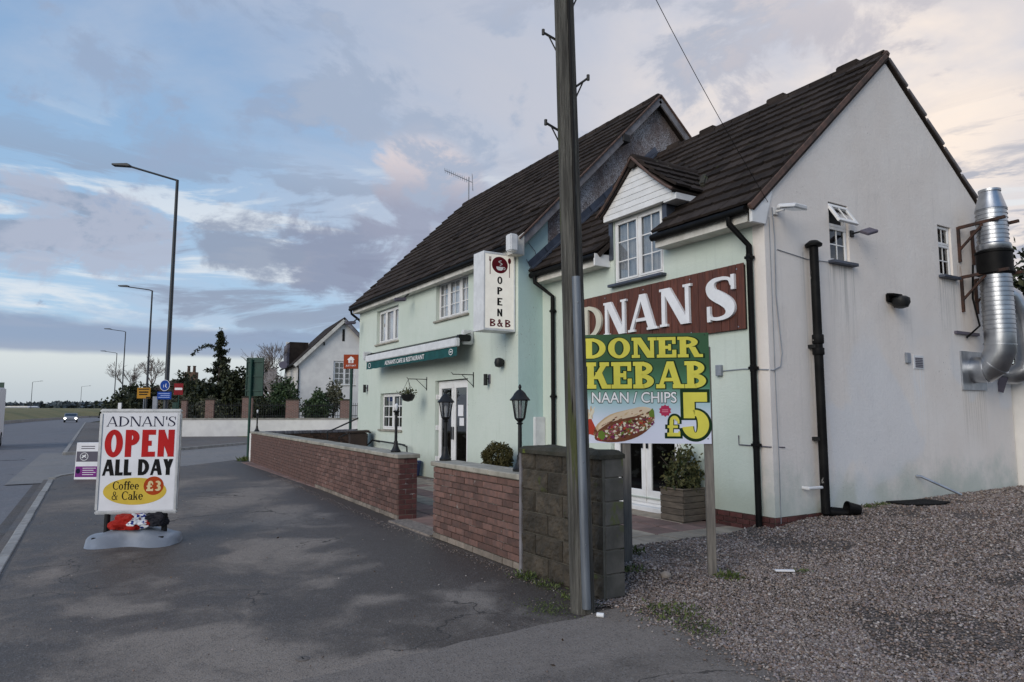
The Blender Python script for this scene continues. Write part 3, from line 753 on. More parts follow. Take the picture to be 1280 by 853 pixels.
# eaves
def eaves(xa, xb, end):
    MB().box(xa, xb, -.27, -.245, 4.20, 4.38).build('fascia', UPVC_DIRTY, ext)
    sf = MB()
    for k in range(5): sf.box(xa, xb, -.244 + k*.049, -.198 + k*.049, 4.20, 4.212)
    sf.build('soffit', UPVC_DIRTY, ext)
    gt = MB().tube([(xa - .02, -.325, 4.36), (xb + .03, -.325, 4.36)], .058, 12).build('gutter', BLACKP, ext, smooth=True)
    return gt
eaves(-5.40, -3.34, 0); eaves(-1.86, -.06, 1)
MB().box(-3.335, -3.30, -.36, .0, 4.18, 4.40).build('fascia_end', UPVC, ext, bevel=.006)
MB().prism([(-.28, 4.18), (0, 4.18), (.18, 4.7), (-.0, 4.62), (-.28, 4.36)], .05, Matrix.Translation((.03, 0, 0)) @ ROTG).build('boxed_eave', UPVC, ext, bevel=.006)
def downpipe(parent, pts, brk, r=.036, mt=None):
    d = MB().tube(pts, r, 10).build('downpipe', mt or BLACKP, parent, smooth=True)
    for p in brk:
        MB().box(p[0] - .055, p[0] + .055, p[1] - .045, p[1] + .05, p[2] - .02, p[2] + .02).lathe([(.045, -.05), (.048, -.045), (.048, .045), (.045, .05)], 10, p).build('pipe_bracket', BLACKP, d, bevel=.004)
    return d
downpipe(ext, [(-.33, -.325, 4.35), (-.33, -.325, 4.22), (-.21, -.07, 3.92), (-.21, -.07, .03)], [(-.21, -.07, 3.75), (-.21, -.07, 2.2), (-.21, -.07, 1.15)], .042)
downpipe(ext, [(-5.28, -.325, 4.35), (-5.28, -.325, 4.2), (-5.02, -.07, 3.9), (-5.02, -.07, .03)], [(-5.02, -.07, 3.6), (-5.02, -.07, 1.9)], .042)
# dormer
dor = MB().box(-3.20, -1.95, 1.3, 1.35, 4.9, 5.06).build('dormer', LEAD, ext)
for xa, xb in ((-3.30, -3.2055), (-1.9445, -1.84)): MB().box(xa, xb, -.03, 1.3, 4.3, 5.06).build('cheek', LEAD, dor)
window(dor, -3.18, -1.97, 3.84, 4.99, Matrix.Translation((0, -.075, 0)), (1, .92), (2, 3), sill=LEAD, curtain=pm('grey_curtain', (.36, .39, .43), (.24, .27, .31), 6, rough=.9, stretch=(9, 9, .4)))
DA, DB, DC, DT = -3.31, -1.62, -2.465, 5.82
def clad_z(z):                                             # width of the clad gable at height z
    if z <= 5.10: return DA, DB
    f = (z - 5.10)/(DT - 5.10); return DA + (DC - DA)*f, DB + (DC - DB)*f
zc = 4.985; step = .105
while zc < DT - .02:
    z2 = min(zc + step - .006, DT - .005); poly = [(clad_z(zc)[0], zc), (clad_z(zc)[1], zc)]
    if zc < 5.10 < z2: poly += [(DB, 5.10)]
    poly += [(clad_z(z2)[1], z2), (clad_z(z2)[0], z2)]
    if zc < 5.10 < z2: poly += [(DA, 5.10)]
    MB().prism(poly, .03, Matrix.Translation((0, -.125, 0)) @ Matrix.Rotation(R(.0), 4, 'X')).build('cladding_board', UPVC, dor, bevel=.004)
    zc += step
MB().prism([(DA, 4.985), (DB, 4.985), (DB, 5.08), (DC, DT - .02), (DA, 5.08)], .08, Matrix.Translation((0, -.10, 0))).build('gable_back', UPVC_DIRTY, dor)
MB().box(DB - .20, DB + .085, -.118, .62, 4.955, 5.075).build('soffit_box', UPVC, dor, bevel=.006)
MB().box(DA - .03, DA + .06, -.12, .62, 4.99, 5.13).build('soffit_box', UPVC, dor, bevel=.006)
for sgn in (1, -1):
    xe = DB + .11 if sgn > 0 else DA - .11
    e = Vector((DC - xe, 0, DT + .06 - 5.09)); L = e.length; e.normalize(); yv = Vector((0, sgn*1., 0)); nrm = yv.cross(e) if False else e.cross(Vector((0, -sgn, 0)))
    xv = Vector((0, 1, 0)); nn = Vector((-e.z, 0, e.x)) if sgn < 0 else Vector((e.z, 0, -e.x))
    if nn.z < 0: nn = -nn
    xx = e.cross(nn)
    Md = Matrix(((xx.x, e.x, nn.x, xe), (xx.y, e.y, nn.y, -.20 if xx.y > 0 else 1.45), (xx.z, e.z, nn.z, 5.09), (0, 0, 0, 1)))
    rd = MB().box(.03, 1.62, 0, L, -.05, 0, Md).build('dormer_roof', TILE, dor)
    tiles(rd, Md, steps(0, 1.62, .33), L + .08, .30)
    a = Vector((xe, -.215, 5.09)); b = Vector((DC, -.215, DT + .09)); mid = (a + b)/2 + Vector((0, 0, -.05))
    MB().tube([a, (a*2 + mid)/3 + Vector((0, 0, -.02)), mid, b], .024, 6).build('dormer_verge', VERGE, rd, smooth=True)
for k in range(4): link('ridge_tile', rme, dor, M=Matrix.Translation((DC, -.2 + k*.42, DT + .03)) @ Matrix.Rotation(R(90), 4, 'Z'))
MB().bar((-1.66, .62, 5.30), (-1.9, .95, 5.6), .12, .14).build('valley_mortar', MOSS, dor, bevel=.03)
# lead flashing where the block meets the taller gable
for k in range(9):
    a = Mx @ Vector((-5.42, .05 + k*.53, .09)); b = Mx @ Vector((-5.42, .60 + k*.53, .09 + .004*(k % 2)))
    MB().bar(a, b, .16, .03).build('flashing', LEAD, roof)
    MB().bar(a + Vector((-.045, 0, .09)), b + Vector((-.045, 0, .09)), .02, .15 + .003*(k % 2)).build('flashing', LEAD, roof)
# french doors and gable windows
fd = window(ext, -3.34, -1.70, .06, 2.12, Matrix.Translation((0, -.03, 0)), (1, 1), (1, 1), glass=GLASSD, sill=False, fw=.06, name='french_doors', sash=False)
for a, b in ((-3.28, -2.535), (-2.505, -1.76)):
    s = MB(); s.box(a, b, .07, .115, .12, .32).box(a, b, .07, .115, 1.96, 2.06).box(a, a + .10, .0705, .1145, .32, 1.96).box(b - .10, b, .0705, .1145, .32, 1.96)
    dl = s.build('door_leaf', UPVC, fd, bevel=.006)
    MB().box(a + .105, b - .105, .098, .104, .32, 1.96).build('pane', GLASSD, fd)
for xx in (-2.60, -2.47): MB().box(xx, xx + .025, .02, .06, 1.0, 1.2).build('handle', BLACKP, fd, bevel=.006)
MB().box(-3.36, -1.68, -.07, .2, .0, .075).build('threshold', UPVC, fd, bevel=.006)
RG2 = ROTG @ Matrix.Translation((0, -.055, 0))
w1 = window(ext, 1.50, 1.97, 3.85, 4.40, RG2, (1,), (2, 2), sill=LEAD, sash=False, fw=.05, glass=GLASSD)
w1b = MB().box(1.50, 1.97, .09, .15, 4.40, 4.44).box(1.50, 1.55, .0905, .149, 4.44, 4.70).box(1.92, 1.97, .0905, .149, 4.44, 4.70).box(1.50, 1.97, .09, .15, 4.70, 4.75).build('window', UPVC, ext); w1b.matrix_local = RG2
MB().box(1.55, 1.92, .14, .145, 4.44, 4.70).build('dark_backing', DARKIN, w1b)  # dark sheet in the opening, stands in for the shade indoors
To = Matrix.Translation((0, .07, 4.745)) @ Matrix.Rotation(R(-32), 4, 'X') @ Matrix.Translation((0, 0, -4.745))
so = MB().box(1.49, 1.98, -.0, .04, 4.38, 4.44, To).box(1.49, 1.98, 0, .04, 4.68, 4.74, To).box(1.49, 1.55, .0006, .039, 4.44, 4.68, To).box(1.92, 1.98, .0006, .039, 4.44, 4.68, To).build('open_sash', UPVC, w1b, bevel=.005)
MB().box(1.55, 1.92, .015, .02, 4.44, 4.68, To).build('pane', GLASS, so)
MB().box(1.727, 1.743, .004, .014, 4.44, 4.68, To).build('glazing_bars', UPVC, so)
w2 = window(ext, 4.62, 5.05, 3.96, 4.52, RG2, (1,), (2, 2), sill=LEAD, sash=False, fw=.045, glass=GLASSD)
for wa, za, zb in ((4.60, 3.95, 4.86), (1.48, 3.84, 4.44)): MB().box(wa, wa + .48, .20, .205, za, zb).build('dark_backing', DARKIN, w2 if wa > 3 else w1)  # dark sheets added behind the panes, indoor shade put into their colour
w2b = window(ext, 4.62, 5.05, 4.522, 4.85, RG2, (1,), (2, 1), sill=False, sash=False, fw=.045, glass=GLASSD)
MB().prism([(5.05, .0), (5.06, 0), (5.06, .01), (5.05, .01)], .01).v
# drain pipe on the gable
sp = MB().tube([(.11, .93, .2), (.11, .93, 3.98)], .062, 14).lathe([(.075, -.06), (.08, -.05), (.08, .06), (.075, .07)], 14, (.11, .93, 2.62)).lathe([(.075, -.05), (.08, -.04), (.08, .04), (.075, .05)], 14, (.11, .93, 2.45)).lathe([(.068, 0), (.115, .01), (.12, .04), (.06, .09)], 14, (.11, .93, 3.96)).build('soil_pipe', BLACKPEEL, ext, smooth=True)
for zz_ in (1.2, 2.5): MB().box(.0, .12, .85, 1.01, zz_, zz_ + .05).build('pipe_bracket', IRON, sp)
MB().tube([(.0, .60, .56), (.09, .60, .56), (.11, .93, .56)], .022, 8).build('waste_pipe', WHITEP, sp, smooth=True)
MB().tube([(.05, .95, .22), (.30, 1.18, .20)], .075, 12).build('drain_elbow', BLACKP, sp, smooth=True)
MB().tube([(0, 3.46, .58), (.06, 3.48, .58), (.42, 3.95, .30)], .02, 8).build('overflow_pipe', GALV, ext, smooth=True)
vt = MB().box(3.58, 3.88, -.012, .01, 2.30, 2.52).build('air_vent', WHITEP, ext); vt.matrix_local = ROTG
for k in range(6): MB().box(3.62, 3.84, -.022, -.012, 2.325 + k*.028, 2.342 + k*.028, Matrix.Identity(4)).build('louvre', GREYPR, vt)
v2 = MB().box(3.34, 3.46, -.04, .01, 2.38, 2.55).build('junction_box', GREYP, ext, bevel=.01); v2.matrix_local = ROTG
# cables clipped to the walls
MB().tube([(.012, .17, 4.45), (.014, .20, 4.0), (.013, .18, 3.2), (.014, .26, 2.4), (.013, .22, 2.22), (.02, .05, 2.16), (-.02, -.012, 2.17), (-.4, -.013, 2.2), (-.84, -.014, 2.19)], .008, 5).build('cable', GREYP, ext, smooth=True)
MB().tube([(.01, .10, 4.3), (.01, .10, 2.0), (.01, .11, .9), (.01, .10, .12)], .005, 5).build('cable', GREYP, ext, smooth=True)
MB().tube([(.01, .25, 3.86), (.01, .9, 3.80), (.01, 1.5, 3.82)], .006, 5).build('cable', GREYP, ext, smooth=True)
MB().tube([(.012, .24, 1.12), (-.02, -.012, 1.13), (-.55, -.013, 1.14), (-.55, -.014, 1.27)], .008, 5).build('cable', GREYPR, ext, smooth=True)
MB().box(-.90, -.80, -.06, 0, 2.12, 2.28).build('junction_box', GREYP, ext, bevel=.006)
# low rear addition
rear = thing('rear_annexe', 'low white rendered annexe behind the tall gable at the back of the gravel yard', 'building')
MB().box(-4.5, .20, 6.92, 10.5, 0, 2.17).build('wall', FARWHITE, rear)
MB().box(-4.6, .30, 6.93, 10.6, 2.172, 2.26).build('roof', LEAD, rear)

# ================================================================== MAIN HOUSE
mh = thing('restaurant_building', 'mint rendered restaurant house with long brown tiled roof and bare pebble-dashed gable top', 'building')
yf = -.59; Mf = Matrix.Translation((0, yf, 0))
MB().prism([(-15.13, -.1), (-5.49, -.1), (-5.49, 4.95), (-15.13, 4.95)], .25, Mf, holes=(
    [(-13.56, 3.60), (-11.85, 3.60), (-11.85, 4.62), (-13.56, 4.62)], [(-9.38, 3.84), (-7.65, 3.84), (-7.65, 4.84), (-9.38, 4.84)],
    [(-9.36, .02), (-7.64, .02), (-7.64, 2.36), (-9.36, 2.36)], [(-13.14, 1.09), (-11.48, 1.09), (-11.48, 2.13), (-13.14, 2.13)])).build('front_wall', MINT, mh)
MB().prism([(yf + .002, -.1), (.14, -.1), (.14, 5.72), (yf + .002, 5.02)], .22, Matrix.Translation((-5.48, 0, 0)) @ ROTG).build('flank_wall', MINT_SHADED, mh)
MB().prism([(.1405, 0), (7.1, 0), (7.1, 5.45), (3.25, 8.88), (.1405, 5.72)], .22, Matrix.Translation((-5.477, 0, 0)) @ ROTG).build('gable_wall', PEBBLE, mh)
MB().prism([(yf + .01, -.1), (7.1, -.1), (7.1, 5.4), (3.25, 8.85), (yf + .01, 5.0)], .22, Matrix.Translation((-14.9, 0, 0)) @ ROTG).build('gable_wall', FARWHITE, mh)
MB().box(-15.1, -5.5, 6.9, 7.1, 0, 5.3).build('rear_wall', FARWHITE, mh)
MB().box(-15.0, -5.7, -.2, 6.9, 2.7, 2.78).build('upper_floor', DARKIN, mh)
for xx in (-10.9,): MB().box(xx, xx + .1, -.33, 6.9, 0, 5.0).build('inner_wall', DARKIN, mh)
E2, G2 = (-.86, 4.90), (3.25, 9.0)
M2 = slope_M(*E2, *G2); L2 = math.hypot(G2[0] - E2[0], G2[1] - E2[1])
M2b = slope_M(7.45, 5.35, 3.25, 9.0)
rf2 = MB().box(-15.25, -5.30, 0, L2, -.08, 0, M2).box(-15.25, -5.30, 0, L2*.97, 0, .08, M2b)
roof2 = rf2.build('roof', TILE, mh)
tiles(roof2, M2, steps(-15.30, -5.27, .334), L2 - .05, .33)
for k in range(22): link('ridge_tile', rme, roof2, M=Matrix.Translation((-15.25 + k*.452, 3.25, 8.975 + jit(.004))))
# barge boards on the pebble-dashed gable
for (y0, z0, y1, z1) in ((-.70, 4.93, 3.25, 8.93), (7.3, 5.38, 3.25, 8.93)):
    bb = MB().bar((-5.30, y0, z0), (-5.30, y1, z1), .04, .17).build('bargeboard', BARGE, roof2, bevel=.004)
    MB().bar((-5.285, y0, z0 + .115), (-5.285, y1, z1 + .115), .09, .04).build('verge', VERGE, roof2, bevel=.01)
MB().box(-5.477, -5.25, 2.06, 2.26, 7.66, 7.84).build('purlin_end', IRON, mh, bevel=.01)
MB().prism([(-.86, 4.72), (-.58, 4.72), (-.58, 5.2), (-.86, 4.98)], .2, Matrix.Translation((-5.26, 0, 0)) @ ROTG).build('boxed_eave', UPVC_DIRTY, mh, bevel=.006)
MB().box(-15.2, -5.47, -.80, -.775, 4.74, 4.92).build('fascia', UPVC_DIRTY, mh)
MB().box(-15.2, -5.47, -.774, -.59, 4.74, 4.752).build('soffit', UPVC_DIRTY, mh)
MB().tube([(-15.32, -.86, 4.89), (-5.34, -.86, 4.90)], .058, 12).build('gutter', BLACKP, mh, smooth=True)
MB().tube([(-15.22, -.86, 4.86), (-15.22, -.84, 4.74), (-15.18, -.55, 4.52), (-15.19, -.4, 4.4), (-15.19, -.4, .1)], .04, 8).build('downpipe', BLACKP, mh, smooth=True)
MB().tube([(-5.47, -.35, 5.05), (-5.46, -.2, 4.9), (-5.46, -.1, 4.6), (-5.47, -.25, 4.45), (-5.47, -.4, 4.7)], .006, 5).build('cable', GREYPR, mh, smooth=True)
MB().box(-5.478, -5.40, -.25, .0, .55, 1.5).build('meter_box', WHITEP, mh, bevel=.012)
for (a, b, c_, d) in ((-13.55, -11.86, 3.61, 4.61), (-9.37, -7.66, 3.85, 4.83)):
    window(mh, a, b, c_, d, Mf, (1, 1.1, .9), (1, 1), curtain=CURTAIN, sill=True)
wr = [o for o in mh.children if o.name.startswith('window')][-1]
bm_ = MB()
for a, b in ((-9.31, -8.86), (-8.75, -8.28), (-8.18, -7.72)):
    bm_.box((a + b)/2 - .009, (a + b)/2 + .009, .10, .1115, 3.91, 4.77)
    for z in (4.2, 4.49): bm_.box(a, b, .1005, .111, z - .009, z + .009)
bm_.build('glazing_bars', UPVC, wr)
gw = window(mh, -13.13, -11.49, 1.10, 2.12, Mf, (1, 1), (2, 3), glass=GLASSD, sill=True, barw=.03)
# entrance doors
dd = window(mh, -9.34, -7.66, .04, 2.34, Mf, (1, 1), (1, 1), glass=GLASSD, sill=False, fw=.08, name='entrance_doors', sash=False)
for a, b in ((-9.26, -8.515), (-8.485, -7.74)):
    MB().box(a, b, .07, .115, .12, .26).box(a, b, .07, .115, 2.16, 2.26).box(a, a + .10, .0705, .1145, .26, 2.16).box(b - .09, b, .0705, .1145, .26, 2.16).build('door_leaf', UPVC, dd, bevel=.006)
    MB().box(a + .105, b - .095, .094, .10, .26, 2.16).build('pane', GLASSD, dd)
for xx in (-8.56, -8.46): MB().box(xx, xx + .02, .03, .06, .95, 1.25).build('handle', IRON, dd, bevel=.004)
MB().box(-8.28, -8.02, .086, .092, 1.50, 1.76).build('paper_notice', SIGNW, dd)
MB().box(-8.20, -7.98, .084, .0895, 1.28, 1.46).build('paper_notice', SIGNW, dd)
for z in (.4, 1.15, 1.9): MB().box(-9.375, -9.335, .02, .10, z, z + .12).build('hinge', UPVC, dd, bevel=.006)
# handrail along the wall
hr = MB().tube([(-13.7, -.75, .62), (-13.2, -.78, .78), (-11.0, -.78, .74), (-10.65, -.78, .70), (-10.62, -.78, .50), (-10.55, -.62, .48)], .022, 8)
for xx in (-13.1, -11.2): hr.tube([(xx, -.78, .76), (xx, -.60, .72)], .012, 6)
tag(hr.build('handrail', IRON, smooth=True), 'low black handrail fixed along the mint wall under the ground floor window', 'handrail')

# ================================================================== GROUND
def inv_site(x, y):                                        # world -> survey
    return SN*x + CS*y + 3.4923, -CS*x + SN*y + 9.2416
def sheet(name, poly, z, mt, thick=.0, survey=True):
    pts = [site(*p) if survey else Vector((p[0], p[1], 0)) for p in poly]
    a = sum(p.x*q.y - q.x*p.y for p, q in zip(pts, pts[1:] + pts[:1]))
    if a < 0: pts.reverse()
    m = MB(); n = len(pts)
    tris = geometry.tessellate_polygon([[Vector((p.x, p.y, 0)) for p in pts]])
    vs = [(p.x, p.y, z) for p in pts]; fs = []
    for tr in tris:
        p, q, r = [pts[i] for i in tr]
        fs.append(tuple(tr) if (q.x-p.x)*(r.y-p.y) - (q.y-p.y)*(r.x-p.x) > 0 else tuple(reversed(tr)))
    if thick:
        vs += [(p.x, p.y, z - thick) for p in pts]; fs += [(i, n + i, n + (i + 1) % n, (i + 1) % n) for i in range(n)]
    return kind(m.add(vs, fs).build(name, mt, fixn=False), 'structure')
sheet('ground', [(-2500, -2500), (2500, -2500), (2500, 2500), (-2500, 2500)], -.14, GROUNDM, survey=False)
sheet('road', [(40, -30), (40, -8.72), (-112, -8.62), (-150, -6), (-224, 6), (-240, 4), (-224, -10), (-133, -16.7), (-108, -17.9), (40, -18.2), (40, -30)][1:10], -.055, ROADM, survey=False)
sheet('side_road', [(-13.2, -9.4), (-27, -9.4), (-27, -4.6), (-31, -1), (-36, 8), (-24, 8), (-19.2, -2), (-15.5, -5.2), (-13.2, -7.5)], -.035, APRON, survey=False)
# near pavement: fine grid carrying the damp patches
LIGHT = [(-3.55, 10.76, .75, 1.5), (-2.51, 8.06, .65, 1.0), (-1.07, 5.79, .34, .45), (-.31, 5.89, .3, .22), (-3.09, 7.78, .4, 1.05), (-3.44, 6.08, .34, .36), (-5.12, 14.27, .8, 5.0),
         (-2.23, 5.68, .25, .35), (-1.02, 4.67, .8, .40), (-2.3, 4.63, .8, .38), (-2.78, 11.13, .3, .5), (-4.55, 6.96, .35, .6), (.3, 4.2, 1.2, .7), (-2.4, 3.2, 2, 1.0), (-7.5, 14.5, .8, 3.5), (-.6, 4.1, 2.2, .8), (-4.2, 5.0, 1.0, .5), (-1.6, 7.0, .5, .35), (-4.4, 18, 1.6, 3.5)]
DARK = [(-.56, 5.06, .34, .26), (-3.73, 8.3, .3, .95), (-1.07, 8.23, 1.0, 1.9), (-1.66, 5.87, .45, .3), (-2.6, 9.2, .5, .5)]
def damp(x, y):
    X, Y = inv_site(x, y); v = .70
    wx, wy = X + .45*noise.noise((x*1.1, y*1.1, 4)) + .2*noise.noise((x*3, y*3, 4)), Y + .8*noise.noise((x*.9, y*.9, 9)) + .25*noise.noise((x*3, y*3, 7))
    for cx, cy, rx, ry in LIGHT:
        d = math.hypot((wx - cx)/rx, (wy - cy)/ry); v -= .55*max(0, 1 - max(0, d - .2)/1.0)**1.2
    v = max(v, .04)
    for cx, cy, rx, ry in DARK:
        d = math.hypot((wx - cx)/rx, (wy - cy)/ry); v += .65*max(0, 1 - max(0, d - .45)/.75)
    if y > -4.7: v += (y + 4.7)*.6
    return min(max(v + .22*noise.noise((x*.8, y*.8, 2)), 0), 1)
def grid(name, mt, xa, xb, ya, yb, nx, ny, zf, attr=None, far=None):
    vs = []; fs = []
    for j in range(ny + 1):
        y = ya + (yb - ya)*j/ny; x0 = far(y) if far else xa
        for i in range(nx + 1):
            x = xb + (x0 - xb)*(i/nx)**1.15; vs.append((x, y, zf(x, y)))
    for j in range(ny):
        for i in range(nx):
            a = j*(nx + 1) + i; fs.append((a, a + nx + 1, a + nx + 2, a + 1))
    o = MB().add(vs, fs).build(name, mt, fixn=False)
    if attr:
        at = o.data.attributes.new('damp', 'FLOAT', 'POINT'); at.data.foreach_set('value', [attr(v[0], v[1]) for v in vs])
    return kind(o, 'structure')
def far_edge(y):
    ps = [(-8.6, -13.9), (-8.35, -15.0), (-7.8, -15.9), (-5.4, -16.8), (-3.0, -19.6)]
    for (a, b), (c_, d) in zip(ps, ps[1:]):
        if y <= c_: return b + (d - b)*(y - a)/(c_ - a)
    return ps[-1][1]
grid('pavement', FOOTWAY, 0, 14, -8.46, -3.2, 230, 52, lambda x, y: .006*noise.noise((x*.7, y*.7, 0)) - (.03 if x < far_edge(y) + .3 else 0), damp, far_edge)
def seam(y): return 1.62 + .07*(-4.4 - y) + .05*noise.noise((y*2.1, 3, 0)) + .03*noise.noise((y*7, 8, 0))
grid('driveway', DRIVE, 0, 14, -8.46, -4.02, 130, 44, lambda x, y: .013 + .005*noise.noise((x*.9, y*.9, 5)), lambda x, y: .42 + .4*noise.noise((x*.9, y*.9, 7)) - (.25 if x < seam(y) + .8 else 0), lambda y: seam(y))
kb = MB().box(-13.9, 14, -8.70, -8.44, -.3, -.012).build('kerb', FARPATH); kind(kb, 'structure')
km = MB().box(-.455, .455, -.055, .055, -.12, .006).mesh('kerb_stone', KERB, bevel=.008)
for k in range(21): link('kerb_stone', km, kb, M=frame_M((5.2 - k*.92, -8.55 + jit(.004), jit(.002)), 0))
kerbpts = [(-14.2, -8.55), (-14.9, -8.42), (-15.6, -8.05), (-16.1, -7.3), (-16.5, -6.3)]
for p, q in zip(kerbpts, kerbpts[1:]): MB().bar((*p, -.03), (*q, -.03), .14, .07).build('kerb_stone', KERB, kb)
MB().box(-14, 14, -8.86, -8.702, -.2, -.049).build('gutter_strip', asphalt('wet_gutter', (.12, .105, .095), (.08, .07, .063), False), kb)
# edge line on the carriageway, tiny mark at the left
rm = MB().box(-9.5, -7.6, -9.75, -9.62, -.055, -.049).build('road_marking', flat('road_paint', (.55, .55, .53), .8)); kind(rm, 'structure')
# far pavement beyond the side road
fp = [(-25.2, -8.6), (-25.35, -6.6), (-26.5, -4.4), (-30.5, -1.1), (-36, 5.5), (-60, 5.5), (-112, 3), (-112, -8.5)]
sheet('far_pavement', fp, .06, FARPATH, .2, survey=False)
kf = MB()
for p, q in zip([(-112, -8.55)] + fp[:4], fp[:5]): kf.bar((p[0], p[1], .01), (q[0], q[1], .012), .15, .14)
kind(kf.build('far_kerb', KERB, bevel=.01), 'structure')
sheet('verge', [(-30.5, 1), (-36.5, 5.2), (-44, 4), (-44, -3.0), (-41.9, -2.9), (-41.5, 0)], .066, FIELD, .02, survey=False)
# terrace with separate slabs
ter = kind(MB().box(-17.3, -.30, -3.72, -.05, -.13, -.012).build('terrace', MORTAR), 'structure')
sl = {k: MB().box(-.217, .217, -.217, .217, -.045, 0).mesh('paving_slab', k, bevel=.006) for k in (SLABB, SLABR)}
for r in range(8):
    for k in range(37):
        x = -.52 - k*.455; y = -3.47 + r*.455
        if x < -5.3 and y > -.8 or y > -.25: continue
        red = r < 2 or (r in (5, 6) and x < -1.3 and x > -5) or random.random() < .13 or (r == 3 and x < -4)
        link('paving_slab', sl[SLABR if red else SLABB], ter, M=Matrix.Translation((x, y, .008 + jit(.004))) @ Matrix.Rotation(jit(.006), 4, 'X') @ Matrix.Rotation(jit(.006), 4, 'Z'))
kind(MB().box(-3.60, -2.13, -4.04, -3.70, -.13, .022).build('gateway_threshold', pm('rough_concrete', (.27, .225, .19), (.16, .135, .115), 14, rough=.95, bump=.9, bscale=40, bdist=.02), bevel=.02), 'structure')

# gravel yard
def sm(a, b, v): v = min(max((v - a)/(b - a), 0), 1); return v*v*(3 - 2*v)
def gh(x, y):
    X, Y = inv_site(x, y)
    h = .012 + .22*sm(-1.2, 2.2, y)*(1 - .25*sm(2.5, 7, x)) + .05*sm(-3.2, -1.5, y)*sm(.3, 1.5, x)
    h += .12*math.exp(-((X - 1.13)**2 + (Y - 7.0)**2)/.18) + .03*noise.noise((x*1.1, y*1.1, 3)) + .012*noise.noise((x*4, y*4, 1))
    if y < -3.6: h *= max(.2, 1 - (-3.6 - y)*1.6)
    return max(h, .016)
def ge(x): return -4.10 + .10*noise.noise((x*1.7, 2, 0)) + .06*noise.noise((x*6, 5, 0)) - .16*sm(3, 6, x)
def in_gravel(x, y):
    if y < ge(x): return False
    if x < .02 and y > -.02: return False
    if x < -.30: return False
    if x < 1.40 and y < -3.75: return False
    return True
vs = []; fs = []; gi = {}
cell = .10; nxg, nyg = 150, 185
for j in range(nyg):
    for i in range(nxg):
        x, y = -.30 + i*cell*(1 + i*.004), -4.4 + j*cell*(1 + j*.003)
        x2, y2 = -.30 + (i + 1)*cell*(1 + (i + 1)*.004), -4.4 + (j + 1)*cell*(1 + (j + 1)*.003)
        if in_gravel((x + x2)/2, (y + y2)/2) or (in_gravel(x2, y2) and y > -.2 and x2 < .3):
            q = []
            for (a, ka) in ((x, i), (x2, i + 1)):
                for (b, kb_) in ((y, j), (y2, j + 1)):
                    if (ka, kb_) not in gi: gi[(ka, kb_)] = len(vs); vs.append((a, b, gh(a, b) - .004))
                    q.append(gi[(ka, kb_)])
            fs.append((q[0], q[2], q[3], q[1]))
bed = kind(MB().add(vs, fs).build('gravel_bed', GRAVELBED, smooth=True, fixn=False), 'structure')
def stones(name, pts, sizes, mt, palette):
    base = np.array([(1, 0, 0), (-1, 0, 0), (0, 1, 0), (0, -1, 0), (0, 0, 1), (0, 0, -1), (.6, .6, .55), (-.6, -.5, .6)], float)
    tri = np.array([(0, 2, 6), (2, 4, 6), (4, 0, 6), (1, 3, 7), (3, 4, 7), (4, 1, 7), (2, 1, 4), (0, 4, 3), (2, 0, 5), (1, 2, 5), (3, 1, 5), (0, 3, 5)])
    n = len(pts); P = np.array(pts); s = np.array(sizes)
    sc3 = NP.uniform(.55, 1.15, (n, 3))*s[:, None]; sc3[:, 2] *= .68
    V = base[None]*NP.uniform(.8, 1.15, (n, 8, 1))*sc3[:, None, :]
    a = NP.uniform(0, 6.28, n); ca, sa = np.cos(a), np.sin(a)
    tl = NP.uniform(-.5, .5, n); ct, st_ = np.cos(tl), np.sin(tl)
    x, y, z = V[..., 0], V[..., 1], V[..., 2]
    y, z = y*ct[:, None] - z*st_[:, None], y*st_[:, None] + z*ct[:, None]
    x, y = x*ca[:, None] - y*sa[:, None], x*sa[:, None] + y*ca[:, None]
    V = np.stack([x, y, z], -1) + P[:, None, :]
    F = (tri[None] + (np.arange(n)*8)[:, None, None]).reshape(-1, 3)
    me = bpy.data.meshes.new(name); me.vertices.add(n*8); me.vertices.foreach_set('co', V.ravel())
    nf = len(F); me.loops.add(nf*3); me.polygons.add(nf)
    me.loops.foreach_set('vertex_index', F.ravel().astype(np.int32)); me.polygons.foreach_set('loop_start', (np.arange(nf)*3).astype(np.int32)); me.polygons.foreach_set('loop_total', np.full(nf, 3, np.int32))
    me.update(); pal = np.array(palette)*np.array([1.0, .95, .905])*.96; c_ = pal[NP.integers(0, len(pal), n)]*NP.uniform(.7, 1.25, (n, 1))
    at = me.attributes.new('tint', 'FLOAT_COLOR', 'POINT')
    at.data.foreach_set('color', np.repeat(np.concatenate([c_, np.ones((n, 1))], 1), 8, 0).ravel())
    me.materials.append(mt); return link(name, me)
PAL = [(.27, .235, .22), (.20, .17, .16), (.34, .31, .30), (.16, .125, .105), (.42, .40, .39), (.12, .105, .10), (.22, .18, .155), (.30, .26, .23), (.22, .20, .21), (.30, .27, .28), (.24, .18, .155)]
pts, szs = [], []
while len(pts) < 82000:
    d = 4.3 + 13.5*random.random()**1.75; az = R(random.uniform(4, 39))
    X, Y = d*math.sin(az), d*math.cos(az); p = site(X, Y)
    if not in_gravel(p.x, p.y):
        if not (ge(p.x) - .3*random.random()**3 < p.y < ge(p.x) + .1 and p.x > 1.35): continue
        if random.random() < .6: continue
    if noise.noise((p.x*.75, p.y*.75, 6)) + .5*noise.noise((p.x*2.2, p.y*2.2, 1)) > .22 and random.random() < .72: continue
    s = random.choice((.006, .007, .009, .010, .012, .016))*(1 + max(0, d - 5)*.085)
    pts.append((p.x, p.y, (gh(p.x, p.y) if in_gravel(p.x, p.y) else .018) + s*.15)); szs.append(s)
kind(stones('gravel', pts, szs, GRAVELST, PAL), 'stuff')
pts, szs = [], []
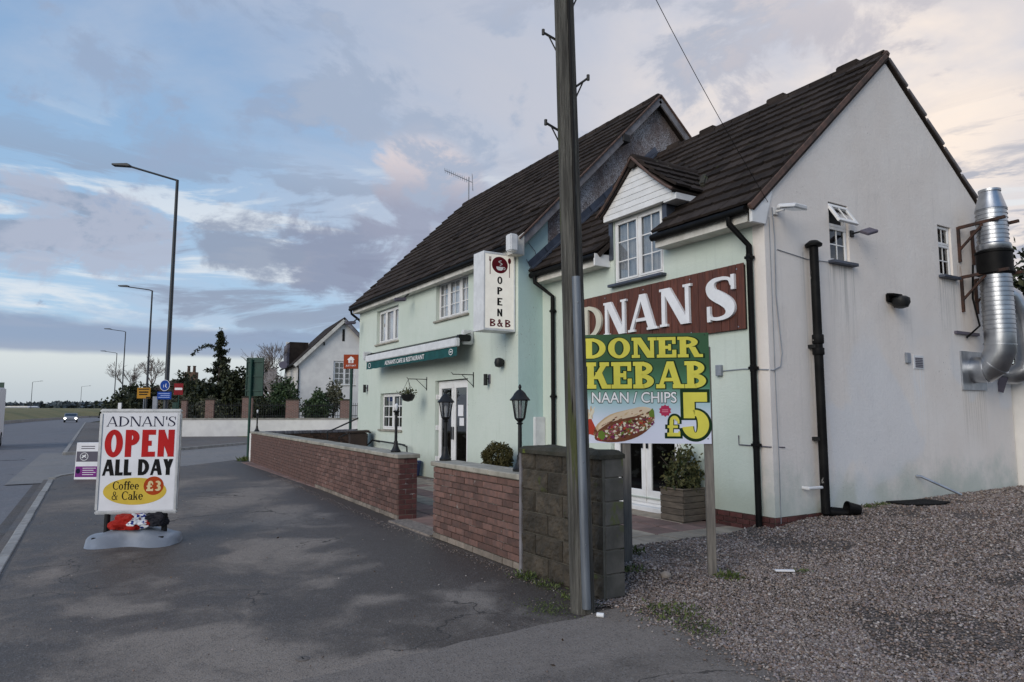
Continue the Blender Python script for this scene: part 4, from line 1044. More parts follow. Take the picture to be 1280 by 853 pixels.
for k in range(1700):                                       # grit and crumbs along the walls and over the pavement
    if k < 1150: x = random.uniform(-12, 1.6); y = -4.1 - abs(random.gauss(0, .10)) + (.52/13.9*(-x - 3.6) if x < -3.6 else 0)
    else:
        x = random.uniform(-8, 4); y = random.uniform(-8.3, -4.2)
    pts.append((x, y, .016)); szs.append(random.choice((.005, .007, .010)))
kind(stones('grit', pts, szs, GRAVELST, PAL), 'stuff')
tag(stones('stone_chunk', [(*site(1.45, 6.62).xy, .07)], [.075], GRAVELST, [(.34, .31, .28)]), 'pale broken stone chunk lying on the gravel near the sign posts', 'stone')
lt = MB().box(-.09, .09, -.022, .022, 0, .012).build('litter_strip', SIGNW, loc=(*site(2.62, 6.75).xy, gh(*site(2.62, 6.75).xy) + .02), rz=.95)
tag(lt, 'thin white strip of litter lying on the open gravel', 'litter')
cp = MB().tube([(0, 0, 0), (.055, 0, 0)], .018, 10).build('crushed_cup', WHITEP, loc=(*site(.66, 5.50).xy, .03), rz=.7, smooth=True); tag(cp, 'small crushed white cup at the foot of the telegraph pole', 'cup')
sk = MB().prism([(-.42, -.22), (.36, -.26), (.46, .10), (.10, .24), (-.38, .16)], .02, Matrix.Rotation(R(90), 4, 'X')).build('rubber_sheet', RUBBER, loc=(.42, 2.75, gh(.42, 2.75) + .03), rz=1.3, bevel=.006)
tag(sk, 'flat black rubber sheet lying against the foot of the cream gable', 'rubber sheet')
MB().lathe([(.07, 0), (.10, .16), (.105, .17), (.09, .17), (.065, .02)], 14).v
pt = MB().lathe([(.07, 0), (.09, .15), (.098, .16), (.098, .18), (.088, .18), (.06, .02)], 14).build('plastic_pot', BLACKP, loc=(.42, 1.22, gh(.42, 1.22) + .07), smooth=True); pt.rotation_euler = (R(82), 0, R(-30))
tag(pt, 'small black plastic pot tipped over beside the drain pipe', 'pot')

# ------------------------------------------------------------------ leaves, weeds, trees
def leaves(name, pts, size, mt, parent=None, up=.0, k=.55, light=None):
    """thousands of small leaf-shaped quads; pts Nx3"""
    P = np.asarray(pts, float); n = len(P)
    d = NP.normal(size=(n, 3)); d[:, 2] += up; d /= np.linalg.norm(d, axis=1)[:, None]
    e = NP.normal(size=(n, 3)); e -= d*(e*d).sum(1)[:, None]; e /= np.linalg.norm(e, axis=1)[:, None]
    s = NP.uniform(.6, 1.3, n)*size; L = d*s[:, None]; W_ = e*(s*k*.5)[:, None]
    V = np.stack([P, P + L*.45 + W_, P + L, P + L*.45 - W_], 1).reshape(-1, 3)
    me = bpy.data.meshes.new(name); me.vertices.add(n*4); me.vertices.foreach_set('co', V.ravel())
    me.loops.add(n*4); me.polygons.add(n); me.loops.foreach_set('vertex_index', np.arange(n*4, dtype=np.int32))
    me.polygons.foreach_set('loop_start', (np.arange(n)*4).astype(np.int32)); me.polygons.foreach_set('loop_total', np.full(n, 4, np.int32)); me.update()
    tn = np.clip(NP.normal(.45, .28, n) + (light if light is not None else 0), 0, 1)
    me.attributes.new('tint', 'FLOAT', 'POINT').data.foreach_set('value', np.repeat(tn, 4))
    me.materials.append(mt); return link(name, me, parent)
def blob(n, c, r, shell=.5, lump=.35, fr=1.6, seed=0, zmin=-9):
    """n points in a lumpy ellipsoid, denser towards the outside, with gaps"""
    out = []; k = 0
    while len(out) < n and k < n*12:
        k += 1
        d = Vector((random.gauss(0, 1), random.gauss(0, 1), random.gauss(0, 1))).normalized()
        q = 1 + lump*1.6*noise.noise(Vector((d.x*fr + seed, d.y*fr, d.z*fr))) + lump*.7*noise.noise(Vector((d.x*fr*3 + seed, d.y*fr*3 + 5, d.z*fr*3)))
        rr = q*(shell + (1 - shell)*random.random()**.5)
        p = (c[0] + d.x*r[0]*rr, c[1] + d.y*r[1]*rr, c[2] + d.z*r[2]*rr)
        if noise.noise(Vector(p)*(2.2/max(r)) + Vector((seed, 0, 0))) < -.33 or p[2] < zmin: continue
        out.append(p)
    return out
def branches(mb, p, d, L, r, depth, spread=.5, up=.1, n=3, minr=.006):
    q = p + d*L*.5 + Vector((jit(.08), jit(.08), jit(.05)))*L; e = q + (d + Vector((jit(.25), jit(.25), up))*.5).normalized()*L*.5
    mb.tube([p, q, e], [r, r*.82, r*.62], 5 if depth > 2 else 3, cap=False)
    if depth <= 0: return
    for k in range(n + (random.random() < .4)):
        nd = (d + Vector((random.gauss(0, spread), random.gauss(0, spread), random.gauss(up, spread*.6)))).normalized()
        branches(mb, (q + e)/2 if k else e, nd, L*random.uniform(.6, .85), max(r*.56, minr), depth - 1, spread, up, n, minr)
def bare_tree(name, label, loc, h, mt, depth=5, minr=.012, group=None, spread=.42, trunk=.022):
    t_ = thing(name, label, 'tree', loc, group=group); m = MB()
    MB().tube([(0, 0, -.1), (0, 0, h*.28)], [h*trunk, h*trunk*.8], 7).build('trunk', BARK, t_)
    branches(m, Vector((0, 0, h*.26)), Vector((jit(.1), jit(.1), 1)).normalized(), h*.27, h*trunk*.75, depth, spread, .15, 3, minr)
    m.build('crown', mt, t_, fixn=False); return t_
def weed(x, y, z, r, n, label, mt=None, size=.05, flat_=.35):
    o = leaves('weed', [(random.gauss(0, r*.5), random.gauss(0, r*.5), abs(random.gauss(0, r*.25*flat_)) + .004) for _ in range(n)], size, mt or LEAF_GRASS, up=.9, k=.3)
    o.location = (x, y, z); return kind(o, 'stuff')
for (x, y, r, n, lab, s) in ((-.02, -2.6, .22, 170, 'pale weed at the foot of the hidden left sign post', .07), (1.45, -2.55, .13, 120, 'green weed tuft at the foot of the right sign post', .055),
        (1.95, -3.82, .26, 260, 'low green weeds spreading at the gravel edge by the pavement', .04), (2.35, -3.95, .2, 140, 'sparse weeds further along the gravel edge', .035), (.9, -3.35, .18, 130, 'green weed patch on the gravel behind the block wall', .045),
        (.35, -4.14, .16, 120, 'weeds along the foot of the block wall by the brick joint', .05), (.75, -4.16, .15, 90, 'moss and weeds at the middle of the block wall foot', .04), (1.2, -4.2, .14, 90, 'weeds between the telegraph pole and the block wall', .045), (1.75, -1.9, .08, 60, 'single small weed alone on the open gravel', .035),
        (.22, 1.75, .12, 80, 'grass tuft against the gable wall past the drain pipe', .05), (.2, 2.15, .10, 60, 'grass growing beside the black rubber sheet', .05), (-17.75, -3.5, .12, 90, 'grass tuft at the white end of the long brick wall', .16)):
    weed(x, y, gh(x, y) if x > 0 and y > -4.05 else .004, r, n, lab, size=s)
kind(leaves('moss', [(1.32 + random.gauss(0, .13), -4.55 + random.gauss(0, .10), .008) for _ in range(500)] + [(random.uniform(.2, 1.5), -4.13 - abs(random.gauss(0, .05)), .01) for _ in range(500)], .014, LEAF_GRASS, up=.5), 'stuff')
kind(leaves('fallen_leaves', [(random.uniform(-.3, 4), random.uniform(-3.8, 3), 0) for _ in range(10)] + [(random.uniform(-9, 4), random.uniform(-8, -4.3), .012) for _ in range(26)], .035, leafmat('dead_leaf', (.05, .028, .015), (.15, .09, .05)), up=.0), 'stuff')

# ================================================================== GARDEN WALLS
def wall_frame(ax, ay, bx, by):                            # local x from a to b, front towards the road
    return math.hypot(bx - ax, by - ay), frame_M((ax, ay, 0), math.atan2(by - ay, bx - ax))
# long wall
Lw, Ml = wall_frame(-17.49, -3.34, -3.62, -3.86)
lw = thing('brick_wall', 'long low brick garden wall with concrete coping running beside the pavement', 'wall')
MB().box(0, Lw - .012, .014, .30, -.1, .905, Ml).build('mortar_core', MORTAR, lw)
sp_ = bricks(lw, Ml, 0, Lw - .001, .0, 12, BRICK, spots_only=True, mt_last=BRICKB)
endM = Ml @ Matrix.Translation((Lw - .012, 0, 0)) @ ROTG
sp_ += bricks(lw, endM, .008, .30, .0, 12, BRICKD, spots_only=True, proud=.006)
place_bricks(lw, sp_, 300)
x = -.05
while x < Lw - .1:
    l = random.choice((.62, .75, .9)); l = min(l, Lw + .035 - x)
    if l > .05: MB().box(x, x + l - .008, -.035, .335, .905 + jit(.002), .968 + jit(.003), Ml).build('coping_stone', COPING, lw, bevel=.010)
    x += l
MB().box(-.02, .26, -.012, .31, -.1, .90, Ml @ Matrix.Translation((-.24, 0, 0))).build('white_end', FARWHITE, lw, bevel=.008)
# short wall
Ls, Ms = wall_frame(-2.11, -3.99, .115, -4.03)
sw = thing('brick_wall', 'short low brick wall between the gateway and the grey block wall', 'wall')
MB().box(.012, Ls, .014, .29, -.1, .905, Ms).build('mortar_core', MORTAR, sw)
bricks(sw, Ms, .002, Ls, .0, 12, BRICK, mt_last=BRICKB)
x = -.035
while x < Ls - .05:
    l = min(random.choice((.72, .85, .6)), Ls - x)
    MB().box(x, x + l - .008, -.035, .33, .905 + jit(.002), .968 + jit(.003), Ms).build('coping_stone', COPING, sw, bevel=.010); x += l
# block wall
Lb, Mk = wall_frame(.125, -4.05, 1.36, -4.02)
bw = thing('block_wall', 'dark rough concrete block wall with mossy top behind the telegraph pole', 'wall')
MB().box(.01, Lb - .004, .012, .20, -.1, 1.225, Mk).build('mortar_core', pm('pale_block_mortar', (.135, .128, .105), (.09, .085, .07), 9, rough=.95, bump=.5), bw)
bs = {}
def rough_block(l, h, seed):
    bm = bmesh.new(); bmesh.ops.create_grid(bm, x_segments=16, y_segments=9, size=.5)
    for v in bm.verts:
        e = max(abs(v.co.x), abs(v.co.y)); x, z = v.co.x*l, v.co.y*h
        dd = 0 if e > .49 else -.010 - .014*noise.noise((x*8 + seed, z*8, 0)) - .016*noise.noise((x*24 + seed, z*24, 4))
        v.co = (x, dd, z)
    ex = bmesh.ops.extrude_edge_only(bm, edges=[e for e in bm.edges if e.is_boundary])
    for v in [g_ for g_ in ex['geom'] if isinstance(g_, bmesh.types.BMVert)]: v.co.y = .1
    bmesh.ops.recalc_face_normals(bm, faces=bm.faces)
    me = bpy.data.meshes.new('block'); bm.to_mesh(me); bm.free(); me.materials.append(BLOCK); return me
for r in range(6):
    x = -.21 if r % 2 else 0; k = 0
    while x < Lb - .05:
        a, b = max(x, 0), min(x + .44, Lb)
        if b - a > .05:
            link('block', rough_block(b - a - .012, .193, r*7 + k*3.1), bw, M=Mk @ Matrix.Translation(((a + b)/2, 0, .005 + (r + .5)*.204)))
        x += .44; k += 1
    MB().box(Lb - .045, Lb + .006, .035, .245 + jit(.003), .005 + r*.204 + .005, (r + 1)*.204, Mk).build('block', BLOCKS, bw, bevel=.006)
    MB().box(-.012, Lb - .05, .205, .245, .005 + r*.204 + .005, (r + 1)*.204, Mk).build('block', BLOCKS, bw, bevel=.006)
cm = MB()
bmq = bmesh.new(); bmesh.ops.create_grid(bmq, x_segments=30, y_segments=8, size=.5)
for v in bmq.verts:
    x, y = v.co.x*(Lb + .03) + Lb/2, v.co.y*.30 + .11
    e = max(abs(v.co.x), abs(v.co.y)); v.co = (x, y, 1.225 + (.0 if e > .49 else .035 + .02*noise.noise((x*6, y*6, 1))))
ex = bmesh.ops.extrude_edge_only(bmq, edges=[e for e in bmq.edges if e.is_boundary])
for v in [g_ for g_ in ex['geom'] if isinstance(g_, bmesh.types.BMVert)]: v.co.z = 1.19
me = bpy.data.meshes.new('cap'); bmesh.ops.recalc_face_normals(bmq, faces=bmq.faces); bmq.to_mesh(me); bmq.free(); me.materials.append(MOSS); link('cap', me, bw, M=Mk)
MB().box(-.03, .008, -.02, .22, -.1, 1.22, Mk).build('joint_strip', BARGE, bw, bevel=.004)
# dark side wall at the far end of the terrace
dw = thing('brick_wall', 'dark old brick side wall with grey edge coping behind the brown bin', 'wall')
Ld, Md_ = wall_frame(-17.6, -3.25, -20.2, 2.2); Md_ = frame_M((-17.35, -3.1, 0), math.atan2(4.6, -1.6)); Ld = 5.0
Mdw = frame_M((-17.35 - 1.6, -3.1 + 4.6, 0), math.atan2(-4.6, 1.6)); 
Mdw = Matrix.Translation((-18.95, 1.5, 0)) @ Matrix.Rotation(math.atan2(4.6, -1.6) , 4, 'Z') @ Matrix.Translation((-4.87, 0, 0))
MB().box(0, 4.87, .012, .25, -.1, .86, Mdw).build('mortar_core', MORTAR, dw)
bricks(dw, Mdw, 0, 4.87, .25, 8, BRICKO, 300)
for k in range(43): MB().box(k*.113, k*.113 + .103, -.03, .28, .862, .962 + jit(.004), Mdw).build('coping_brick', BARGE, dw, bevel=.008)

# ================================================================== STREET THINGS CLOSE BY
# telegraph pole
tp = thing('telegraph_pole', 'weathered wooden telegraph pole with grey metal cable guard in front of the block wall', 'pole', (1.50, -4.345, 0))
lean = lambda z: Vector((-.012*z, -.0175*z, z))
MB().tube([lean(-.2) , lean(.3), lean(2.5), lean(5), lean(7.4)], [.100, .099, .093, .087, .080], 20).build('shaft', POLEW, tp, smooth=True)
camdir = (Vector((cam.location.x, cam.location.y, 0)) - Vector((1.49, -4.36, 0))).normalized(); side = Vector((-camdir.y, camdir.x, 0))
def onpole(z, a, r): return lean(z) + (camdir*math.cos(a) + side*math.sin(a))*r
MB().tube([onpole(.05, .30, .106), onpole(1.4, .30, .103), onpole(2.72, .30, .099)], .036, 10).build('cable_guard', CONDUIT, tp, smooth=True)
MB().tube([onpole(2.6, .42, .096), onpole(4.2, .42, .093), onpole(5.4, .42, .089), onpole(7.2, .42, .084)], .012, 6).build('cable', BLACKP, tp, smooth=True)
for z, sg in ((4.03, -1), (4.42, 1), (4.86, -1), (5.26, 1)):
    o = lean(z) + side*sg*.08; tip = lean(z + .075) + side*sg*.19
    ir = MB().tube([o, tip], .011, 6).tube([o - Vector((0, 0, .10)), o.lerp(tip, .6)], .007, 5).tube([tip - Vector((0, 0, .022)), tip + Vector((0, 0, .028))], .014, 6)
    kind(ir.build('step_iron', IRON, tp, smooth=True), 'stuff') if False else ir.build('step_iron', IRON, tp, smooth=True)
for z in (.55, 1.2, 1.9, 2.5): MB().tube([onpole(z, .0, .100), onpole(z, .30, .142), onpole(z, .60, .100)], .006, 4).build('pipe_clip', GALV, tp)
a = Vector((1.50, -4.345, 0)) + lean(7.15); b = Vector((.04, .05, 4.50))
wire = MB().tube([a.lerp(b, k/14) + Vector((0, 0, -.14*math.sin(math.pi*k/14))) for k in range(15)], .0042, 5).build('overhead_cable', BLACKP, smooth=True)
tag(wire, 'thin black overhead cable running from the telegraph pole to the house corner', 'cable')

# takeaway board on two posts
rzb = SITE_ROT + math.atan2(-.23, 1.30)
bd = thing('takeaway_sign', 'green and yellow takeaway food board on two grey wooden posts', 'sign', site(.734, 7.017), rzb)
BW, BZ0, BH = 1.255, 1.285, 1.105
for px_, zb in ((.425, .10), (1.23, -.05)): MB().box(px_ - .042, px_ + .042, .015, .095, zb - .1, 2.25).build('post', GREYWOOD, bd, bevel=.006)
pnl = MB().box(0, BW, 0, .012, 0, BH).build('panel', SIGNGRAD, bd, (0, 0, BZ0))
def P4(obj, mt, name): return obj.build(name, mt, pnl)
gl = dict(T=.25, H=.155, SL=.085, SH=.15, W=1.0)
def rel(x): return x*1.33 - .075
def rz_(t): return (1 - t)*BH
for (txt, x0, x1, z0, z1) in (('DONER', .062, .955, .222, .034), ('KEBAB', .070, .972, .502, .258)):
    P4(letters(Glyphs(**gl, g=.035), txt, rel(x0 - .008), rel(x1 + .008), rz_(z0 + .001), rz_(z1 - .001), 0, .0012, .02), OUTLINE, 'lettering')
    P4(letters(Glyphs(**gl), txt, rel(x0), rel(x1), rz_(z0), rz_(z1), 0, .0034, .02), YELLOW, 'lettering')
sans('NAAN / CHIPS', rel(.115), rel(.759), rz_(.640), rz_(.529), 0, .0012, .045, 'lettering', OUTLINE, pnl)
sans('NAAN / CHIPS', rel(.120), rel(.754), rz_(.633), rz_(.535), 0, .003, .012, 'lettering', PRINTW, pnl)
for ch, x0, x1, z0, z1, T in (('5', .79, .985, .955, .540, .285), ('\u00a3', .68, .775, .935, .75, .20)):
    g5 = dict(T=T, H=.13, SL=.0, SH=.1, W=1.0)
    P4(letters(Glyphs(**g5, g=.035), ch, rel(x0 - .012), rel(x1 + .010), rz_(z0 + .012), rz_(z1 - .012), 0, .0012), OUTLINE, 'lettering')
    P4(letters(Glyphs(**g5), ch, rel(x0), rel(x1), rz_(z0), rz_(z1), 0, .0034), YELLOW, 'lettering')
# printed picture: filled flatbread with fries
def patch(poly, mt, y, name='printed_picture'): MB().prism([(rel(a), rz_(b)) for a, b in poly], .0006, Matrix.Translation((0, -y, 0))).build(name, mt, pnl)
bread = flat('print_bread', (.55, .40, .24)); breadl = flat('print_bread_light', (.66, .53, .38)); meat = flat('print_meat', (.15, .055, .03)); salad = flat('print_salad', (.13, .20, .035)); onion = flat('print_onion', (.30, .07, .12)); cream = flat('print_sauce', (.70, .64, .50)); tom = flat('print_tomato', (.42, .05, .03))
patch([(.07, .80), (.11, .77), (.18, .95), (.10, .92), (.07, .94)], tom, .0012)
for k in range(12):
    a = random.uniform(.075, .14); MB().bar((rel(a), -.0014 - k*.00012, rz_(.78)), (rel(a + jit(.03) + .015), -.0014 - k*.00012, rz_(random.uniform(.66, .72))), .010, .0005, (0, 1, 0)).build('printed_fry', cream if k % 2 else bread, pnl)
def oval(cx, cy, rx, ry, rot=0, n=18, wob=.12, sd=0):
    out = []
    for k in range(n):
        th = 2*math.pi*k/n; q = 1 + wob*noise.noise((math.cos(th)*1.5 + sd, math.sin(th)*1.5, sd))
        a, b = rx*math.cos(th)*q, ry*math.sin(th)*q; out.append((cx + a*math.cos(rot) - b*math.sin(rot), cy + a*math.sin(rot)*1.2 + b*math.cos(rot)))
    return out
patch(oval(.37, .83, .245, .125, -.30, 30), bread, .0012); patch(oval(.38, .775, .22, .07, -.32, 30), breadl, .0020)
patch(oval(.36, .875, .225, .095, -.28, 30), meat, .0026)
pm_ = {}
char_ = flat('print_char', (.07, .03, .02)); purple_ = flat('print_cabbage', (.16, .03, .09)); brown_ = flat('print_doner', (.24, .11, .06))
for k in range(480):
    t_ = random.uniform(-1, 1); mt = random.choice((meat, brown_, char_, salad, onion, cream, tom, purple_, meat, brown_, cream))
    q = oval(.37 + .21*t_, .87 - .075*t_ + jit(.07)*(1 - t_*t_*.6), random.uniform(.005, .018), random.uniform(.004, .012), random.uniform(-1.2, .4), 7, .3, k)
    pm_.setdefault(mt.name, (MB(), mt))[0].prism([(rel(a), rz_(b)) for a, b in q], .0003, Matrix.Translation((0, -.0030 - k*.000004, 0)))
for m_, mt in pm_.values(): kind(m_.build('printed_picture', mt, pnl), 'stuff')
for k in range(60):
    t_ = random.uniform(-1, 1); mt = random.choice((char_, brown_, bread)); q = oval(.38 + .2*t_, .775 - .075*t_ + jit(.05)*(1 - t_*t_), random.uniform(.004, .02), random.uniform(.003, .008), -.5, 7, .3, k)
    pm_.setdefault('crust' + mt.name, (MB(), mt))[0].prism([(rel(a), rz_(b)) for a, b in q], .0003, Matrix.Translation((0, -.0024 - k*.000004, 0))).v
for k_, (m_, mt) in pm_.items():
    if k_.startswith('crust'): kind(m_.build('printed_picture', mt, pnl), 'stuff')
patch(oval(.57, .73, .022, .04, 0, 9, .5, 3), salad, .0050); patch(oval(.19, .93, .03, .04, 0, 9, .5, 7), salad, .0051)
badge = [(rel(.668) + (.062 if k % 2 else .05)*math.cos(math.pi*k/10), rz_(.705) + (.062 if k % 2 else .05)*math.sin(math.pi*k/10)) for k in range(20)]
MB().prism(badge, .001, Matrix.Translation((0, -.0013, 0))).build('badge', flat('print_badge', (.45, .04, .10)), pnl)
for z in (.0, .018): MB().box(rel(.645), rel(.69), -.0022, -.001, rz_(.705) - .014 + z, rz_(.705) - .005 + z).build('badge_print', flat('print_badge_pale', (.62, .22, .28)), pnl)
for a, b in ((.09, .965), (.975, .955), (.97, .02)): disc(MB(), rel(a), rz_(b), .006, .006, 0, .003, 10).build('screw', IRON, pnl)

# ADNAN'S fascia board: upright boards, raised letters
ab = thing('shop_name_board', 'brown boarded shop sign with big raised white letters under the dormer', 'sign', (0, 0, 0))
x0, x1 = -4.66, -.33; n = 30; wdt = (x1 - x0)/n
def bz(x): return 2.735 + .006*(x + 4.8), 3.695 + .002*(x + 4.8)
MB().box(x0 + .01, x1 - .01, -.03, -.001, 2.76, 3.68).build('backing', DARKIN, ab)
for k in range(n):
    a = x0 + k*wdt; z0, z1 = bz(a)
    MB().box(a + .004, a + wdt - .004, -.052 + jit(.002), -.03, z0, z1).build('board', DKWOOD, ab, bevel=.004)
for (ch, ua, ub, za, zb, mt) in (('A', 4.60, 4.09, 2.93, 3.55, LETTERW), ('D', 4.05, 3.46, 2.93, 3.53, LETTERY), ('N', 3.40, 2.79, 2.94, 3.53, LETTERW), ('A', 2.75, 2.04, 2.94, 3.55, LETTERW), ('N', 1.98, 1.30, 2.95, 3.56, LETTERW), ('S', 1.00, .47, 2.91, 3.57, LETTERW)):
    gg = Glyphs(T=.22, H=.105, SL=.06, SH=.065, W=1.0) if ch != 'S' else Glyphs(T=.27, H=.12, SL=.05, SH=.06, W=1.05)
    letters(gg, ch, -ua, -ub, za, zb, -.052, .045).build('letter', mt, ab)
for xx in (-.45, -1.35, -2.4, -3.4): 
    for zz_ in (2.80, 3.63): disc(MB(), xx, zz_, .010, .010, -.054, .004, 10).build('screw', GALV, ab)

# projecting light box
sg = thing('projecting_sign', 'tall white illuminated OPEN sign with red cup emblem projecting from the house front', 'sign', (-5.58, 0, 0), R(90))
# local x = world y; front (-y local) = +x world
MB().box(-1.33, -.61, .006, .40, 3.22, 4.77).build('case', ALU, sg, bevel=.02)
MB().box(-1.345, -1.30, -.004, .41, 3.20, 4.79).box(-.64, -.60, -.004, .409, 3.20, 4.789).box(-1.30, -.64, -.003, .408, 3.201, 3.25).box(-1.30, -.64, -.003, .408, 4.74, 4.788).build('rim', WHITEP, sg, bevel=.008)
fc = MB().box(-1.30, -.64, .0, .0055, 3.25, 4.74).build('face', LIGHTBOX, sg)
cx = -.965
m = disc(MB(), cx, 4.535, .185, .17, 0, .002); m.build('emblem_disc', MAROON, fc)
cup = [(cx - .085 + .0, 4.50), (cx - .075, 4.455), (cx - .04, 4.425), (cx + .04, 4.425), (cx + .075, 4.455), (cx + .085, 4.50)]
MB().prism(cup, .001, Matrix.Translation((0, -.0035, 0))).build('emblem_cup', PRINTW, fc)
hm = MB(); print_polys(hm, ring(cx + .095, 4.475, .032, .03, .012, .012, -110, 110, 12), 1, 1, 0, 0, -.002, .0015); hm.build('emblem_handle', PRINTW, fc)
st = MB()
for k in range(8): st.bar((cx + .0 + .05*math.sin(k*.8) + .004*k, -.0035 - k*.0001, 4.53 + k*.012), (cx + .05*math.sin((k + 1)*.8) + .004*k, -.0035 - k*.0001, 4.545 + k*.012), .014, .001, (0, 1, 0))
st.build('emblem_steam', PRINTW, fc)
MB().box(cx - .232, cx - .218, -.003, 0, 4.33, 4.60).box(cx - .248, cx - .202, -.0028, 0, 4.60, 4.625).box(cx - .248, cx - .238, -.0026, 0, 4.625, 4.69).box(cx - .229, cx - .221, -.0026, 0, 4.625, 4.69).box(cx - .212, cx - .202, -.0026, 0, 4.625, 4.69).build('emblem_fork', MAROON, fc)
m = MB().box(cx + .218, cx + .232, -.003, 0, 4.30, 4.60); disc(m, cx + .225, 4.64, .036, .06, 0, .0033, 16); m.build('emblem_spoon', MAROON, fc)
for ch, z in (('O', 4.15), ('P', 3.935), ('E', 3.715), ('N', 3.495)):
    letters(Glyphs(T=.24, H=.17, SL=0, W=.92), ch, cx - .058, cx + .058, z, z + .15, 0, .002).build('lettering', BLACKPR, fc)
for ch, xa, xb in (('B', -.225, -.10), ('&', -.06, .075), ('B', .125, .25)):
    letters(Glyphs(T=.20, H=.15, SL=0, W=1), ch, cx + xa, cx + xb, 3.285, 3.435, 0, .002).build('lettering', MAROON, fc)
MB().tube([(-.60, .2, 4.6), (-.585, .2, 4.6)], .05, 8).tube([(-.60, .2, 3.4), (-.585, .2, 3.4)], .05, 8).build('wall_bracket', GALV, sg)
# white alarm box under the eaves
al = MB().box(-5.22, -5.02, -1.05, -.88, 4.72, 5.06).build('alarm_box', WHITEP, bevel=.02)
tag(al, 'white box fixed to the roof corner just above the OPEN sign', 'alarm box')

# awning
aw = thing('awning', 'half rolled green shop awning with white front bar above the entrance doors', 'awning')
MB().box(-13.95, -7.42, -.78, -.592, 3.22, 3.26).tube([(-13.9, -.70, 3.29), (-7.48, -.70, 3.29)], .065, 12).build('roller', IRON, aw, smooth=True)
MB().box(-7.47, -7.36, -.86, -.592, 3.10, 3.42).build('end_bracket', WHITEP, aw, bevel=.02)
MB().box(-13.98, -13.9, -.86, -.592, 3.16, 3.42).build('end_bracket', WHITEP, aw, bevel=.02)
MB().prism([(-.70, 3.345), (-.70, 3.355), (-1.03, 3.225), (-1.02, 3.215)], 5.9, Matrix.Translation((-7.30, 0, 0)) @ ROTG).build('canvas', IRON, aw)  # canvas coloured black: the roller's shadow is put into its colour
MB().box(-13.05, -7.22, -1.11, -1.01, 3.03, 3.215).build('front_bar', WHITEP, aw, bevel=.015)
MB().box(-7.45, -7.27, -1.0, -.70, 3.16, 3.30).box(-13.0, -12.9, -1.0, -.7, 3.16, 3.30).build('folding_arm', IRON, aw, bevel=.02)
vlm = MB(); nn = 60
for k in range(nn):
    a = -13.03 + 5.79*k/nn; b = -13.03 + 5.79*(k + 1)/nn
    vlm.add([(a, -1.075 + .006*math.sin(k), 2.815 + .006*math.sin(k*1.3)), (b, -1.075 + .006*math.sin(k + 1), 2.815 + .006*math.sin((k + 1)*1.3)), (b, -1.07, 3.03), (a, -1.07, 3.03)], [(0, 1, 2, 3)])
val = vlm.build('valance', GREENCLOTH, aw, fixn=False)
sans("ADNAN'S CAFE & RESTAURANT", -11.55, -8.95, 2.86, 2.98, -1.084, .003, .012, 'lettering', PRINTW, aw)
rr = MB(); print_polys(rr, ring(-7.52, 2.92, .10, .07, .018, .016), 1, 1, 0, 0, -1.084, .002); rr.box(-7.57, -7.47, -1.088, -1.083, 2.91, 2.935); rr.build('roundel', PRINTW, aw)
rr = MB(); print_polys(rr, ring(-12.75, 2.92, .10, .07, .018, .016), 1, 1, 0, 0, -1.084, .002); rr.build('roundel', PRINTW, aw)

# swing board
RZS = SITE_ROT + R(8)
sb = thing('pavement_sign', 'large white pavement sign with red OPEN lettering on a grey moulded base', 'sign', site(-4.61, 8.55), RZS)
PW, PZ0, PZ1 = .95, .355, 1.635
MB().box(-PW/2 + .03, PW/2 - .03, -.018, .018, PZ0 + .03, PZ1 - .03).build('board_core', WHITEP, sb)
fm = MB().box(-PW/2, PW/2, -.03, .03, PZ0, PZ0 + .045).box(-PW/2, PW/2, -.03, .03, PZ1 - .045, PZ1).box(-PW/2, -PW/2 + .045, -.0295, .0295, PZ0 + .045, PZ1 - .045).box(PW/2 - .045, PW/2, -.0295, .0295, PZ0 + .045, PZ1 - .045)
fm.build('frame', ALU, sb, bevel=.012)
poster = MB().box(-PW/2 + .045, PW/2 - .045, -.0215, -.0185, PZ0 + .045, PZ1 - .045).build('poster', SIGNW, sb)
def SX(f): return -PW/2 + f*PW
def SZ(f): return PZ1 - f*(PZ1 - PZ0)
def PB(mb, mt, nm='lettering'): return mb.build(nm, mt, poster)
yb = -.0218
PB(letters(Glyphs(T=.14, H=.065, SL=.075, SH=.055, W=1.05), "ADNAN'S", SX(.085), SX(.93), SZ(.168), SZ(.072), yb, .0015, .05), NAVY)
PB(letters(Glyphs(T=.31, H=.19, SL=0, W=1.0), 'OPEN', SX(.075), SX(.93), SZ(.460), SZ(.200), yb, .0015, .07), REDP)
PB(letters(Glyphs(T=.30, H=.20, SL=0, W=1.0), 'ALL DAY', SX(.065), SX(.925), SZ(.635), SZ(.482), yb, .0015, .05), BLACKPR)
PB(disc(MB(), SX(.475), SZ(.785), .385*PW, .128*(PZ1 - PZ0), yb, .0012), OCHRE, 'printed_oval')
PB(disc(MB(), SX(.70), SZ(.735), .122*PW, .088*(PZ1 - PZ0), yb, .0024), flat('print_brick_red', (.42, .06, .015)), 'printed_disc')
gs = dict(T=.155, H=.07, SL=.06, SH=.055, W=1.0)
PB(letters(Glyphs(**gs), 'Coffee', SX(.205), SX(.52), SZ(.768), SZ(.690), yb - .001, .0015, .04), BLACKPR)
PB(letters(Glyphs(**gs), '& Cake', SX(.20), SX(.575), SZ(.865), SZ(.785), yb - .001, .0015, .04), BLACKPR)
PB(letters(Glyphs(T=.27, H=.14, SL=0, W=1), '\u00a33', SX(.613), SX(.790), SZ(.785), SZ(.688), yb - .0025, .0015, .05), flat('print_cream', (.75, .62, .34)))
for sx in (-.33, .33): MB().tube([(sx, 0, .10), (sx, 0, .36)], .034, 10).build('spring_leg', IRON, sb, smooth=True)
prof = []
